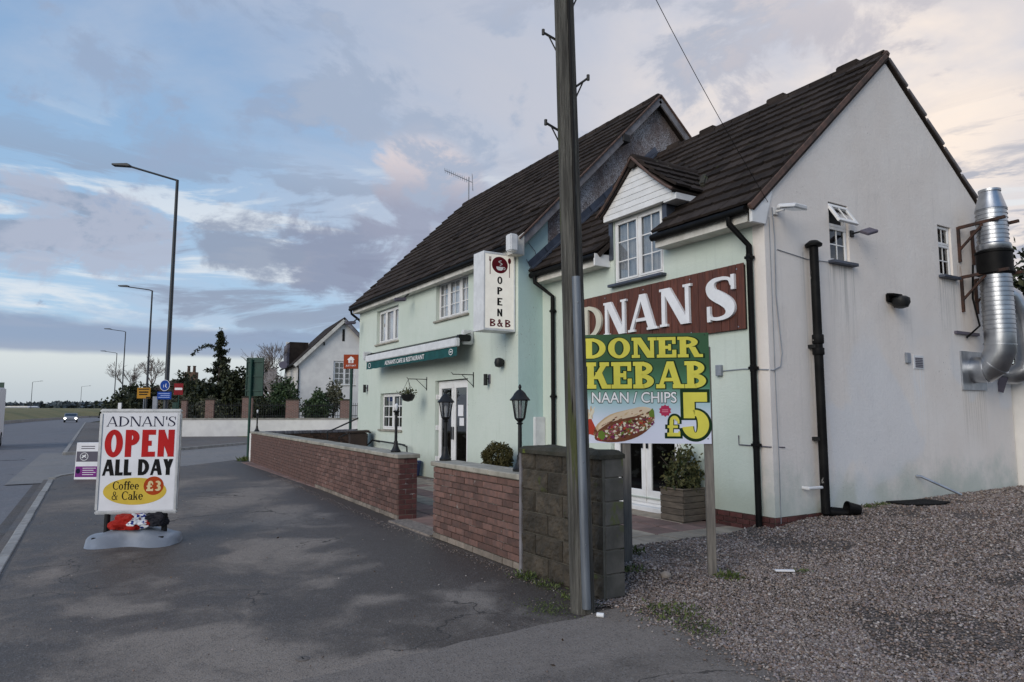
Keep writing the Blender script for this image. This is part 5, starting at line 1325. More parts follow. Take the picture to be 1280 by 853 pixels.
bm = bmesh.new()
nxb, nyb = 26, 10
gv = []
for i in range(nxb + 1):
    row = []
    for j in range(nyb + 1):
        fx = -1 + 2*i/nxb; fy = -1 + 2*j/nyb
        half = .36 - .14*math.exp(-(fx*2.4)**2) ; rnd_ = (1 - abs(fx)**5)**.4 if abs(fx) < 1 else 0
        x = fx*.52; y = fy*half*max(rnd_, .06)
        z = (.115 + .075*math.exp(-fx*fx*4.0) - .02*math.exp(-((abs(fx) - .78)/.16)**2))*(1 - abs(fy)**3.0)**.6*max(rnd_, .05)**.4 + .03*(abs(fy) < .97)
        row.append(bm.verts.new((x, y, z)))
    gv.append(row)
for i in range(nxb):
    for j in range(nyb): bm.faces.new((gv[i][j], gv[i + 1][j], gv[i + 1][j + 1], gv[i][j + 1]))
ex = bmesh.ops.extrude_edge_only(bm, edges=[e for e in bm.edges if e.is_boundary])
for v in [q for q in ex['geom'] if isinstance(q, bmesh.types.BMVert)]: v.co.z = .0
bmesh.ops.recalc_face_normals(bm, faces=bm.faces)
me = bpy.data.meshes.new('base'); bm.to_mesh(me); bm.free(); me.polygons.foreach_set('use_smooth', [True]*len(me.polygons)); me.materials.append(GREYP); link('base', me, sb)
for sx in (-.34, .34): MB().box(sx - .06, sx + .06, -.24, -.20, .085, .115).build('hand_slot', RUBBER, sb, bevel=.006)
def crumple(name, mats, r, seed, loc, label, sc=(1, 1, .7)):
    bm = bmesh.new(); bmesh.ops.create_icosphere(bm, subdivisions=4, radius=1)
    for v in bm.verts:
        d = v.co.normalized(); q = 1 + .35*noise.noise(d*1.6 + Vector((seed, 0, 0))) + .20*abs(noise.noise(d*4 + Vector((0, seed, 0)))) - .12*abs(noise.noise(d*9 + Vector((0, 0, seed))))
        v.co = Vector((d.x*q*r*sc[0], d.y*q*r*sc[1], max(d.z*q*r*sc[2], -r*.4)))
    me = bpy.data.meshes.new(name); bm.to_mesh(me); bm.free()
    for m_ in mats: me.materials.append(m_)
    if len(mats) > 1:
        for p in me.polygons:
            n1 = noise.noise(p.center*9 + Vector((seed, 3, 1))) + p.center.x*2.0
            p.material_index = 0 if n1 < .22 else (1 if n1 < .34 or noise.noise(p.center*22) < .12 else 2)
    o = link(name, me); o.location = loc; o.rotation_euler.z = RZS
    return tag(o, label, 'bag')
def baseloc(x, y, z): return sb.location + Matrix.Rotation(RZS, 4, 'Z') @ Vector((x, y, z))
crumple('plastic_bag', [flat('red_plastic', (.32, .018, .012), .3), PRINTW, flat('bag_blue', (.02, .04, .22), .3)], .17, 2.2, baseloc(-.03, -.10, .26), 'crumpled red, white and blue plastic bag stuffed under the OPEN sign', (1.25, .8, .72))
crumple('plastic_bag', [flat('black_film', (.02, .02, .024), .25)], .13, 5.1, baseloc(.23, -.04, .27), 'black plastic bag tucked behind the red bag under the sign', (1.1, .8, .8))

# second small A board
rz2 = SITE_ROT + R(4)
a2 = thing('pavement_sign', 'small grey and purple banded A-board further along the pavement', 'sign', site(-10.1, 16.5), rz2)
for sgn in (-1, 1):
    T = Matrix.Translation((0, sgn*.20, 0)) @ Matrix.Rotation(R(-13*sgn), 4, 'X') if False else Matrix.Translation((0, sgn*.06, 0)) @ Matrix.Rotation(R(2.5*sgn), 4, 'X')
    MB().box(-.285, .285, -.012, .012, .0, .87, T).build('panel', SIGNW, a2, bevel=.01)
    if sgn < 0:
        for (z0, z1, mt) in ((.42, .66, GREYPR), (.06, .31, PURPLE)): MB().box(-.265, .265, -.0145, -.012, z0, z1, T).build('printed_band', mt, a2)
        rr = MB(); print_polys(rr, ring(-.09, .54, .095, .095, .012, .012), 1, 1, 0, 0, -.0145, .001); rr.bar((-.14, -.0165, .51), (-.05, -.0165, .58), .03, .001, (0, 1, 0)); rr.bar((-.13, -.0168, .57), (-.04, -.0168, .52), .02, .001, (0, 1, 0))
        o = rr.build('emblem', PRINTW, a2); o.matrix_local = T
        for k in range(4):
            o = MB().box(-.10, .20 - .05*(k % 2), -.0165, -.0143, .26 - k*.05, .275 - k*.05).build('printed_line', PRINTW, a2); o.matrix_local = T
        o = disc(MB(), -.20, .20, .05, .06, -.0146, .001, 18).build('printed_spot', NAVY, a2); o.matrix_local = T
        for k in range(2): o = MB().box(-.17, .14, -.014, -.0118, .77 - k*.05, .79 - k*.05).build('printed_line', GREYPR, a2); o.matrix_local = T

# ================================================================== LANTERNS ON THE WALLS
def lantern(loc, label, h=1.02, full=True, rz=.3):
    t_ = thing('wall_lantern', label, 'lantern', loc, rz, 'black lantern posts along the brick walls')
    MB().lathe([(.105, 0), (.108, .03), (.085, .05), (.055, .11), (.042, .16), (.046, .18), (.034, .20)], 16).build('base', IRON, t_, smooth=True)
    t_.scale = (.74, .74, .90)
    ph = h - .47
    MB().lathe([(.031, .19), (.029, ph), (.05, ph + .015), (.032, ph + .03)], 14).build('post', IRON, t_, smooth=True)
    if not full:
        MB().lathe([(.03, ph + .03), (.065, ph + .05), (.07, ph + .07), (.045, ph + .08)], 12).build('lamp_holder', IRON, t_, smooth=True)
        MB().lathe([(.018, ph + .08), (.022, ph + .10), (.042, ph + .15), (.035, ph + .185), (.01, ph + .20)], 12).build('bulb', WHITEP, t_, smooth=True)
        return t_
    hd = MB().lathe([(.03, ph + .03), (.06, ph + .055), (.085, ph + .075), (.07, ph + .08)], 6).build('lamp_cup', IRON, t_)
    z0, z1, r0, r1 = ph + .08, ph + .30, .075, .118
    fr = MB()
    for k in range(6):
        th = math.pi*k/3
        fr.bar((r0*math.cos(th), r0*math.sin(th), z0), (r1*math.cos(th), r1*math.sin(th), z1), .012)
        th2 = th + math.pi/3
        g_ = MB().add([(r0*.96*math.cos(th), r0*.96*math.sin(th), z0), (r0*.96*math.cos(th2), r0*.96*math.sin(th2), z0), (r1*.96*math.cos(th2), r1*.96*math.sin(th2), z1), (r1*.96*math.cos(th), r1*.96*math.sin(th), z1)], [(0, 1, 2, 3)])
        g_.build('pane', GLASSL, hd)
    fr.build('lantern_frame', IRON, hd)
    MB().lathe([(.15, z1 - .012), (.152, z1), (.105, z1 + .045), (.085, z1 + .075), (.045, z1 + .11), (.02, z1 + .12), (.018, z1 + .135), (.026, z1 + .148), (.022, z1 + .165), (.006, z1 + .185)], 12).build('lantern_roof', IRON, hd, smooth=True)
    MB().lathe([(.02, z0), (.02, z0 + .05), (.03, z0 + .07), (.03, z0 + .14), (.012, z0 + .17)], 10).build('bulb', WHITEP, hd, smooth=True)
    return t_
lantern((-.22, -3.86, .966), 'black lantern post beside the block wall on the short brick wall')
lantern((-2.10, -3.83, .966), 'black lantern post at the gateway end of the short brick wall', rz=.1)
lantern((-4.17, -3.69, .966), 'black lamp post with bare bulb at the gateway end of the long wall', 1.12, False)
lantern((-17.35, -3.20, .966), 'black lamp post with bare bulb at the far end of the long brick wall', 1.05, False)

# ================================================================== FIXTURES ON THE BUILDINGS
def flood(name, label, loc, rz, mt, grp=None):
    t_ = thing(name, label, 'floodlight', loc, rz, grp)
    MB().box(-.05, .05, -.03, 0, -.05, .05).build('mount', mt, t_, bevel=.006)
    MB().tube([(0, -.02, 0), (0, -.16, -.01)], .016, 8).build('arm', mt, t_)
    T = Matrix.Translation((0, -.30, -.03)) @ Matrix.Rotation(R(12), 4, 'X')
    MB().prism([(-.15, .0), (-.13, .055), (.13, .055), (.15, 0)], .24, T @ Matrix.Translation((0, -.12, 0))).build('housing', mt, t_, bevel=.01)
    MB().box(-.135, .135, -.115, .11, -.012, -.001, T).build('lens', GLASSL, t_)
    return t_
flood('floodlight', 'white floodlight at the top corner of the cream gable', (0, .24, 4.40), R(90), WHITEP)
MB().lathe([(.03, 0), (.045, .01), (.045, .05), (.02, .07)], 10, (.09, .24, 4.42)).build('motion_sensor', WHITEP).parent = None
_ms = [o for o in bpy.data.objects if o.name.startswith('motion_sensor')][0]; tag(_ms, 'small white sensor above the white floodlight on the gable corner', 'sensor')
f2 = thing('floodlight', 'small grey floodlight beside the open gable window', 'floodlight', (0, 2.04, 4.33), R(90))
MB().box(-.04, .04, -.03, 0, -.05, .05).build('mount', IRON, f2, bevel=.006)
MB().tube([(0, -.02, 0), (.06, -.16, .02)], .014, 8).build('arm', IRON, f2)
MB().box(-.11, .11, -.16, .0, -.03, .02, Matrix.Translation((.08, -.17, .04)) @ Matrix.Rotation(R(28), 4, 'X') @ Matrix.Rotation(R(-20), 4, 'Y')).build('housing', GREYPR, f2, bevel=.01)
bl = thing('bulkhead_lamp', 'black hooded bulkhead lamp in the middle of the cream gable', 'wall lamp', (0, 3.0, 3.36), R(90))
MB().box(-.12, .10, -.05, 0, -.02, .12).build('back_plate', BLACKP, bl, bevel=.015)
MB().lathe([(.03, -.11), (.10, -.09), (.135, -.02), (.13, .05), (.08, .085), (.02, .09)], 16, (.05, -.15, -.02)).build('bowl', IRON, bl, smooth=True)
MB().box(-.14, .12, -.15, -.02, .09, .125, Matrix.Rotation(R(10), 4, 'X')).build('hood', BLACKP, bl, bevel=.02)
for (x, z, lab) in ((-6.11, 2.62, 'dark bulkhead lamp on the mint wall below the OPEN sign'),):
    b_ = thing('bulkhead_lamp', lab, 'wall lamp', (x, -.59, z)); MB().box(-.14, .10, -.06, 0, -.06, .06).build('back_plate', BLACKP, b_, bevel=.02)
    MB().lathe([(.02, -.1), (.08, -.08), (.10, 0), (.08, .08), (.02, .1)], 14, (.05, -.11, -.01)).build('bowl', IRON, b_, smooth=True)
def smalllamp(x, z, lab):
    b_ = thing('wall_light', lab, 'wall light', (x, -.59, z), 0, 'small dark wall lights on the mint front')
    MB().box(-.05, .05, -.02, 0, -.10, .10).build('back_plate', GREYPR, b_, bevel=.01); MB().tube([(0, -.10, -.14), (0, -.10, .10)], .045, 10).build('cylinder_shade', IRON, b_, smooth=True); MB().tube([(0, -.01, 0), (0, -.1, 0)], .015, 6).build('arm', IRON, b_)
smalllamp(-6.64, 2.3, 'small dark wall light right of the entrance doors'); smalllamp(-14.25, 2.33, 'small dark wall light at the far end of the mint front')
def camera_unit(x, z, lab):
    b_ = thing('security_camera', lab, 'camera', (x, -.775, z), 0, 'dark cameras under the main eaves')
    MB().tube([(0, 0, 0), (0, -.12, -.10)], .02, 6).build('arm', IRON, b_); MB().box(-.06, .06, -.42, -.10, -.18, -.08, Matrix.Rotation(R(8), 4, 'X')).build('housing', GREYPR, b_, bevel=.02)
camera_unit(-10.7, 4.72, 'dark camera under the eaves between the two upper windows'); camera_unit(-14.75, 4.55, 'dark camera at the far corner under the eaves')
# hanging basket and brackets
def bracket(x, z):
    t_ = thing('basket_bracket', 'thin black bracket ' + ('left of the entrance doors holding the hanging basket' if x < -9 else 'with nothing hanging on it above the entrance doors'), 'bracket', (x, -.59, z))
    MB().box(-.012, .012, -.015, 0, -.28, .06).build('wall_bar', IRON, t_); MB().tube([(0, 0, .0), (0, -.52, .0), (0, -.55, .04)], .01, 6).build('arm', IRON, t_); MB().tube([(0, -.01, -.25), (0, -.30, -.0)], .008, 6).build('brace', IRON, t_)
bracket(-9.86, 2.42); bracket(-7.36, 2.42)
hb = thing('hanging_basket', 'small dark hanging basket with trailing plants by the entrance', 'hanging basket', (-9.86, -1.10, 1.95))
MB().lathe([(.02, -.10), (.12, -.07), (.17, .02), (.18, .08)], 14).build('basket', IRON, hb, smooth=True)
for k in range(3): MB().tube([(.17*math.cos(k*2.1), .17*math.sin(k*2.1), .08), (0, 0, .46)], .005, 4).build('chain', IRON, hb)
leaves('foliage', blob(220, (0, 0, .12), (.19, .19, .13), .1, .5), .06, LEAF_LAUREL, hb)
# TV aerial
ta = thing('tv_aerial', 'thin television aerial on a mast at the far end of the long roof', 'aerial', (-15.05, 3.3, 8.6))
ta.scale = (.8, .8, 1.0)
MB().tube([(0, 0, 0), (0, 0, 1.4)], .025, 6).build('mast', GREYP, ta)
ad = (site(-2.96, 24) - site(-1.91, 24)).normalized(); s_ = Vector((-ad.y, ad.x, 0))
p0 = Vector((0, 0, 1.2)) - ad*.15; p1 = p0 + ad*1.25 + Vector((0, 0, .45)); MB().tube([p0, p1], .016, 6).build('boom', GREYP, ta)
el = MB()
for k in range(11):
    p = p0.lerp(p1, .2 + k*.078); el.tube([p - s_*.15 + Vector((0, 0, -.05)), p + s_*.15 + Vector((0, 0, .05))], .009, 4)
el.build('elements', GREYP, ta)
MB().bar(p0 + Vector((0, 0, .28)), p0 + Vector((0, 0, -.28)) - ad*.03, .02, .3, tuple(s_)).build('reflector', GREYP, ta)

# ------------------------------------------------------------------ extract ducts
du = thing('extract_duct', 'shiny steel kitchen extract duct with black fan drum climbing the gable', 'duct', (0, 0, 0))
DX, DY = .47, 5.50
MB().box(.002, .03, 5.08, 5.92, 1.98, 2.66).build('wall_plate', GALV, du)
def ribbed(z0, z1, r, n):
    pr = []
    for k in range(n):
        a = z0 + (z1 - z0)*k/n; d_ = (z1 - z0)/n; pr += [(r, a), (r, a + d_*.72), (r + .012, a + d_*.8), (r + .012, a + d_*.92)]
    return pr + [(r, z1)]
el_ = MB(); c0 = Vector((.02, DY, 2.34)); pts_ = [c0, c0 + Vector((.22, 0, .0)), Vector((DX - .12, DY, 2.42)), Vector((DX - .01, DY, 2.66)), Vector((DX, DY, 2.95))]
MB().tube(pts_, .235, 22).build('bend', DUCT, du, smooth=True)
for p, q in ((pts_[1], Vector((1, 0, .12))), (pts_[2], Vector((.7, 0, .7))), (pts_[3] + Vector((0, 0, .1)), Vector((.08, 0, 1)))):
    q.normalize(); MB().tube([p - q*.012, p + q*.012], .247, 22).build('seam_ring', DUCT, du, smooth=True)
MB().lathe(ribbed(2.95, 3.99, .235, 13), 26, (DX, DY, 0)).build('spiral_pipe', DUCT, du, smooth=True)
MB().lathe([(.235, 3.96), (.292, 3.99), (.292, 4.02), (.272, 4.02), (.272, 4.35), (.292, 4.35), (.292, 4.38), (.245, 4.39)], 26, (DX, DY, 0)).build('fan_drum', BLACKP, du, smooth=True)
MB().lathe([(.245, 4.39), (.26, 4.41), (.26, 4.50), (.235, 4.52)] + ribbed(4.53, 5.12, .232, 8) + [(.245, 5.13), (.235, 5.16), (.16, 5.44), (.172, 5.45), (.172, 5.49), (.155, 5.49)], 26, (DX, DY, 0)).build('cowl_pipe', DUCT, du, smooth=True)
for zt in (4.88, 3.98):
    for yy in (5.28, 5.78):
        b_ = MB().bar((.03, yy, zt), (DX + .30, yy, zt + .03), .05, .05).bar((.02, yy, zt + .02), (.02, yy, zt - .62), .05, .04).bar((.03, yy, zt - .40), (.42, yy, zt - .02), .035, .035)
        b_.build('support_bracket', RUST, du)
MB().bar((.02, 4.95, 2.98), (.02, 5.75, 2.98), .05, .05).build('wall_rail', GREYPR, du)
MB().tube([(DX - .3, DY - .1, 4.2), (DX - .34, DY - .1, 3.6), (DX - .26, DY - .1, 3.1), (.03, 5.3, 2.9)], .018, 6).build('power_cable', BLACKP, du, smooth=True)
d2 = thing('extract_duct', 'second steel duct bending down behind the main extract duct', 'duct')
MB().tube([(.22, 6.30, 3.78), (.30, 6.42, 3.70), (.36, 6.60, 3.40), (.38, 6.68, 3.0), (.38, 6.68, 2.45)], [.17, .175, .175, .175, .175], 18).build('pipe', DUCT, d2, smooth=True)
MB().tube([(.38, 6.68, 2.5), (.34, 6.66, 2.36), (.20, 6.62, 2.28), (.0, 6.60, 2.28)], .18, 18).build('bend', DUCT, d2, smooth=True)
MB().bar((.0, 6.40, 2.12), (.12, 6.40, 2.08), .03, .28).build('support_bracket', GREYPR, d2)

# ------------------------------------------------------------------ terrace things
bi = thing('wheelie_bin', 'brown wheelie bin standing on the terrace behind the long brick wall', 'bin', (-13.75, -1.0, 0), R(-12))
MB().prism([(-.24, .06), (.24, .06), (.30, .98), (-.30, .98)], .5, Matrix.Translation((0, -.28, 0))).build('body', BROWNBIN, bi, bevel=.03)
MB().box(-.33, .33, -.36, .32, .985, 1.05, Matrix.Rotation(R(2), 4, 'X')).build('lid', BROWNBIN, bi, bevel=.025)
MB().tube([(-.28, .30, .99), (.28, .30, .99)], .02, 8).build('handle', BROWNBIN, bi)
for sx in (-.27, .27): MB().tube([(sx - .03, .26, .11), (sx + .03, .26, .11)], .11, 16).build('wheel', RUBBER, bi, smooth=True)
h2 = thing('handrail', 'black tubular step rail at the far corner of the house behind the bin', 'handrail', (-15.6, -.9, 0))
MB().tube([(0, -.5, .0), (0, -.5, .98), (.2, -.3, 1.08), (.55, .35, 1.42)], .025, 8).build('rail', IRON, h2, smooth=True); MB().tube([(.25, -.2, 0), (.25, -.2, .8), (.5, .3, 1.05)], .022, 8).build('lower_rail', IRON, h2, smooth=True)
bk = thing('bucket', 'small blue plastic bucket on the terrace by the entrance', 'bucket', (-10.08, -.80, .01))
MB().lathe([(.12, 0), (.165, .33), (.175, .34), (.175, .36), (.155, .36), (.11, .02)], 18).build('body', BLUEP, bk, smooth=True); MB().tube([(.17*math.cos(a), .17*math.sin(a)*.4 - .0, .33 - .1*math.sin(a)) for a in [math.pi*k/10 for k in range(11)]], .005, 4).build('handle', GALV, bk)
tb = thing('topiary_bush', 'round clipped box bush on the terrace behind the short brick wall', 'bush', (-5.50, -1.05, 0))
leaves('foliage', blob(7000, (0, 0, .72), (.30, .30, .28), .55, .13, 2.2), .042, LEAF_BOX, tb)
MB().tube([(0, 0, .3), (0, 0, .7)], .03, 7).build('trunk', BARK, tb); MB().lathe([(.17, 0), (.24, .42), (.26, .43), (.26, .46), (.22, .46), (.2, .40)], 18).build('pot', GREYPR, tb, smooth=True)
pb = thing('planter', 'square weathered board planter in front of the french doors', 'planter', (-1.42, -.25, .01), R(0))
pb.scale = (.80, .80, .95)
for k in range(5):
    z0 = .01 + k*.094; o_ = .004*(k % 2)
    for (a, b, c_, d) in ((-.29 - o_, .29 - .01*(k % 2), -.29, -.265), (-.29, .29 + o_, .265, .29)): MB().box(a, b, c_ + jit(.004), d, z0, z0 + .088).build('plank', PLANTERW, pb, bevel=.005)
    for (a, b) in ((-.29, -.266), (.266, .29)): MB().box(a + jit(.004), b, -.262, .262, z0 + .002, z0 + .089).build('plank', PLANTERW, pb, bevel=.005)
MB().box(-.30, .30, -.30, -.25, .482, .505).box(-.30, .30, .25, .30, .482, .505).box(-.30, -.25, -.2495, .2495, .482, .504).box(.25, .30, -.2495, .2495, .482, .504).build('rim', PLANTERW, pb, bevel=.004)
MB().box(-.262, .262, -.262, .262, .40, .455).build('soil', DARKIN, pb)
pbsh = thing('planter_bush', 'leafy evergreen shrub with light tips growing in the board planter', 'bush', (-1.42, -.25, .44))
pbsh.scale = (.95, .95, 1.0)
leaves('foliage', blob(1500, (0, 0, .24), (.32, .32, .27), .35, .45, 1.8, 3, .02) + blob(280, (.02, 0, .50), (.16, .16, .17), .2, .5, 2, 8), .062, LEAF_LAUREL, pbsh, up=.4)
ms_ = MB()
for k in range(9): ms_.tube([(jit(.05), jit(.05), -.02), (jit(.2), jit(.2), .25), (jit(.28), jit(.28), .5)], [.012, .008, .004], 5)
ms_.build('stems', BARK, pbsh)

# ================================================================== STREET FURTHER AWAY
def street_lamp(X, Y, h, arm, label, z0=0., r=.09, mt=LAMPPOST, up=.35):
    t_ = thing('street_lamp', label, 'street lamp', site(X, Y, z0), SITE_ROT, 'street lamps along the road')
    MB().tube([(0, 0, -.1), (0, 0, 1.2), (0, 0, 1.25), (0, 0, h)], [r*1.45, r*1.4, r, r*.62], 10).build('column', mt, t_, smooth=True)
    MB().tube([(0, 0, h - .02), (arm*.1, 0, h + .06), (arm*.75, 0, h + up*.8)], r*.42, 8).build('arm', mt, t_, smooth=True)
    s = 1 if arm > 0 else -1
    MB().prism([(0, 0), (.75, .05), (.75, .12), (.1, .13), (0, .08)], .26, Matrix.Translation((arm*.73, -.13, h + up*.76)) @ (Matrix.Scale(-1, 4, (1, 0, 0)) if s < 0 else I4)).build('lamp_head', mt, t_, bevel=.01)
    return t_
street_lamp(-14.15, 28, 11.35, -2.75, 'tallest nearest street lamp column carrying the blue cycle signs', up=.75, r=.10)
street_lamp(-26.7, 50, 10.55, -2.4, 'second street lamp behind the yellow sign')
street_lamp(-45.6, 80, 11.0, -2.4, 'third street lamp further along the pavement', r=.085)
street_lamp(-61.0, 105, 10.6, -2.4, 'fourth street lamp just left of the third and shorter looking', r=.085)
street_lamp(-146, 208, 10.6, 3.2, 'far street lamp on the grass bank with its arm pointing right', r=.10)
street_lamp(-170, 270, 11.5, 4.0, 'most distant street lamp above the headlights of the car', r=.10)
st_ = site(-14.15, 28)
bs_ = thing('cycle_route_sign', 'round blue cycle and walking sign with blue plate on the nearest lamp column', 'road sign', site(-14.15, 27.86), SITE_ROT)
disc(MB(), 0, 2.77, .235, .235, 0, .012).build('round_plate', SIGNBLUE, bs_); rr = MB(); print_polys(rr, ring(0, 2.77, .235, .235, .02, .02), 1, 1, 0, 0, -.012, .002); rr.build('rim', PRINTW, bs_)
MB().bar((.03, -.014, 2.70), (.06, -.014, 2.84), .03, .003, (0, 1, 0)).bar((.06, -.0145, 2.72), (.10, -.0145, 2.66), .02, .003, (0, 1, 0)).bar((-.05, -.014, 2.68), (-.05, -.014, 2.8), .02, .003, (0, 1, 0)).build('symbol', PRINTW, bs_)
MB().box(-.33, .33, -.012, 0, 2.18, 2.50).build('plate', SIGNBLUE, bs_, bevel=.01)
for k in range(3): MB().box(-.27 + .1*(k % 2), .25, -.0145, -.012, 2.25 + k*.08, 2.28 + k*.08).build('printed_line', flat('print_pale_blue', (.35, .45, .75)), bs_)
bs_.scale = (.88, 1, .965)
ys = thing('diversion_sign', 'yellow temporary road sign on the second lamp column', 'road sign', site(-25.75, 47.85), SITE_ROT)
ys.scale = (.9, 1, .98)
MB().box(-.52, .52, -.02, 0, 2.58, 3.34).build('plate', SIGNYEL, ys, bevel=.01)
for a, b, c_, d in ((-.42, .42, 3.2, 3.27), (-.36, .36, 2.98, 3.08), (-.36, .3, 2.82, 2.9), (.2, .5, 2.6, 2.7)): MB().box(a, b, -.024, -.02, c_, d).build('printed_line', BLACKPR, ys)
MB().tube([(0, .06, -.05), (0, .06, 3.3)], .04, 8).build('post', GREYP, ys)
ne = thing('no_entry_sign', 'red square sign with a white bar beside the blue signs', 'road sign', site(-19.5, 40), SITE_ROT)
MB().box(-.27, .27, -.02, 0, 2.58, 3.25).build('plate', SIGNRED, ne, bevel=.01); MB().box(-.22, .22, -.025, -.02, 2.87, 3.0).build('bar', PRINTW, ne); MB().tube([(0, .05, -.05), (0, .05, 3.2)], .04, 8).build('post', GREENPOST, ne)
for X, Y, h, lab, mt in ((-18.75, 36, 2.4, 'grey metal marker post behind the pavement sign', GREYP), (-18.2, 37, 2.1, 'short dark green post right of the grey marker post', GREENPOST), (-28.6, 50, 2.25, 'slim pale post left of the yellow sign', WHITEP)):
    tag(MB().box(-.12, .12, -.05, .05, -.05, h).build('marker_post', mt, loc=site(X, Y), rz=SITE_ROT, bevel=.01), lab, 'post')
gs_ = thing('road_sign', 'back of a tall dark green road sign on a green post', 'road sign', site(-8.87, 23.5), SITE_ROT)
MB().box(-.30, .31, .02, .035, 2.14, 3.46).build('plate', GREENPOST, gs_); 
for z in (2.3, 2.8, 3.3): MB().box(-.29, .30, -.01, .019, z, z + .05).build('rail', GREENPOST, gs_)
for xx in (-.29, .27): MB().box(xx, xx + .03, -.012, .0195, 2.15, 3.45).build('edge_fold', GREENPOST, gs_)
MB().tube([(-.10, -.05, -.1), (-.10, -.05, 3.4)], .045, 10).build('post', GREENPOST, gs_, smooth=True)
je = thing('takeaway_post_sign', 'square orange takeaway sign with white house emblem on a slim post', 'sign', site(-6.38, 27), SITE_ROT)
pj = MB().box(-.29, .29, -.03, .03, 3.29, 3.86).build('plate', ORANGE, je, bevel=.01)
MB().prism([(-.10, 3.52), (.10, 3.52), (.10, 3.64), (.145, 3.66), (.09, 3.71), (.09, 3.745), (.055, 3.745), (.0, 3.79), (-.145, 3.66), (-.10, 3.64)], .004, Matrix.Translation((0, -.034, 0)), holes=([(-.035, 3.535), (.035, 3.535), (.035, 3.64), (-.035, 3.64)],)).build('emblem', PRINTW, pj)
MB().box(-.012, .012, -.036, -.033, 3.535, 3.66).build('emblem', PRINTW, pj)
sans('JUST EAT', -.20, .20, 3.37, 3.45, -.030, .003, .02, 'lettering', PRINTW, pj)
MB().tube([(.03, .0, -.1), (.03, 0, 3.3)], .055, 10).build('post', GREENPOST, je, smooth=True)
lg = thing('direction_sign', 'large dark green sign at the left edge beyond the van', 'road sign', site(-46.6, 62), SITE_ROT)
MB().box(-2.6, .5, 0, .05, 2.2, 4.25).build('plate', GREENPOST, lg); MB().tube([(-1.6, .1, -.1), (-1.6, .1, 4)], .07, 8).build('post', GREYP, lg); MB().tube([(.1, .1, -.1), (.1, .1, 4)], .07, 8).build('post', GREYP, lg)

# white boundary wall with brick piers and railings
WA, WB = site(-20.8, 42.9), site(-3.0, 46.6); Lq = (WB - WA).length
bwz = thing('boundary_wall', 'long white rendered boundary wall topped with brick piers and black railings', 'wall', WA, math.atan2(WB.y - WA.y, WB.x - WA.x))
MB().box(0, Lq, 0, .3, -.1, 1.12).build('wall_base', FARWHITE, bwz); MB().box(-.05, Lq, -.05, .33, 1.122, 1.2).build('wall_cap', pm('dirty_wall_cap', (.35, .33, .29), (.2, .19, .16), 3), bwz)
for (xx, wd, hh) in ((.25, .3, 1.1), (1.75, .5, 1.15), (4.0, .62, 1.3), (6.75, .8, 1.15), (10.1, .68, 1.15), (13.6, .6, 1.1)):
    pr = MB().box(xx - wd/2, xx + wd/2, -.04, .36, 1.2, 1.2 + hh).build('pier', FARBRICK, bwz); MB().box(xx - wd/2 - .05, xx + wd/2 + .05, -.09, .41, 1.2 + hh, 1.28 + hh).build('pier_cap', MOSS, pr, bevel=.015)
ra = MB()
xx = .5
while xx < Lq - .2:
    ra.box(xx - .012, xx + .012, .13, .155, 1.2, 2.18); xx += .14
ra.box(.3, Lq, .13, .155, 1.32, 1.36).box(.3, Lq, .1305, .1545, 2.0, 2.04)
kind(ra.build('railings', IRON, bwz), 'stuff')
# white gabled house
fh = thing('white_house', 'white rendered gabled house with dark roof behind the railings', 'house', site(-17.1, 54.6), SITE_ROT + R(25))
FWD = 7.0
MB().prism([(0, 0), (FWD, 0), (FWD, 5.65), (3.5, 9.15), (0, 5.65)], .3, holes=([(2.75, 3.75), (4.55, 3.75), (4.55, 5.75), (2.75, 5.75)],)).build('gable_wall', FARWHITE, fh)
MB().box(0, .3, .3, 9, 0, 5.6).build('side_wall', FARWHITE, fh); MB().box(FWD - .3, FWD, .3, 9, 0, 5.6).build('side_wall', FARWHITE, fh); MB().box(0, FWD, 8.7, 9, 0, 8).build('rear_wall', FARWHITE, fh)
rfm = MB()
for a, b in (((-.35, 5.35), (3.5, 9.22)), ((FWD + .35, 5.35), (3.5, 9.22))):
    rfm.bar((a[0], -.25, a[1]), (a[0], -.25, a[1] + .001), .01) if False else None
    v = [(a[0], -.3, a[1]), (b[0], -.3, b[1]), (b[0], 9.2, b[1]), (a[0], 9.2, a[1])]
    rfm.add(v + [(p[0], p[1], p[2] + .16) for p in v], [(0, 1, 2, 3), (4, 7, 6, 5), (0, 4, 5, 1), (1, 5, 6, 2), (2, 6, 7, 3), (3, 7, 4, 0)])
FR = rfm.build('roof', TILE, fh)
for a, b in (((-.36, 5.24), (3.5, 9.10)), ((FWD + .36, 5.24), (3.5, 9.10))): MB().bar((a[0], -.33, a[1]), (b[0], -.33, b[1]), .05, .26).build('bargeboard', BARGE if a[0] > 0 else UPVC_DIRTY, FR)
window(fh, 2.77, 4.53, 3.77, 5.73, I4, (1, 1), (2, 4), barw=.05, fw=.09, transom=True, sash=True)
MB().box(3.40, 3.60, -.02, .05, 7.4, 8.4).build('slit_vent', DARKIN, fh); MB().box(1.9, 2.0, -.12, 0, 7.0, 7.25).build('wall_lamp', IRON, fh)
MB().tube([(-.08, -.1, 5.3), (.0, -.06, 5.0), (.0, -.06, 0)], .05, 6).build('downpipe', IRON, fh)
MB().tube([(-.42, -.3, 5.38), (-.42, 9, 5.38)], .07, 6).build('gutter', IRON, fh)
for yy in (2.2, 5.2): MB().box(-.03, .0, yy, yy + .7, 2.6, 4.4).build('side_window', UPVC_DIRTY, fh)
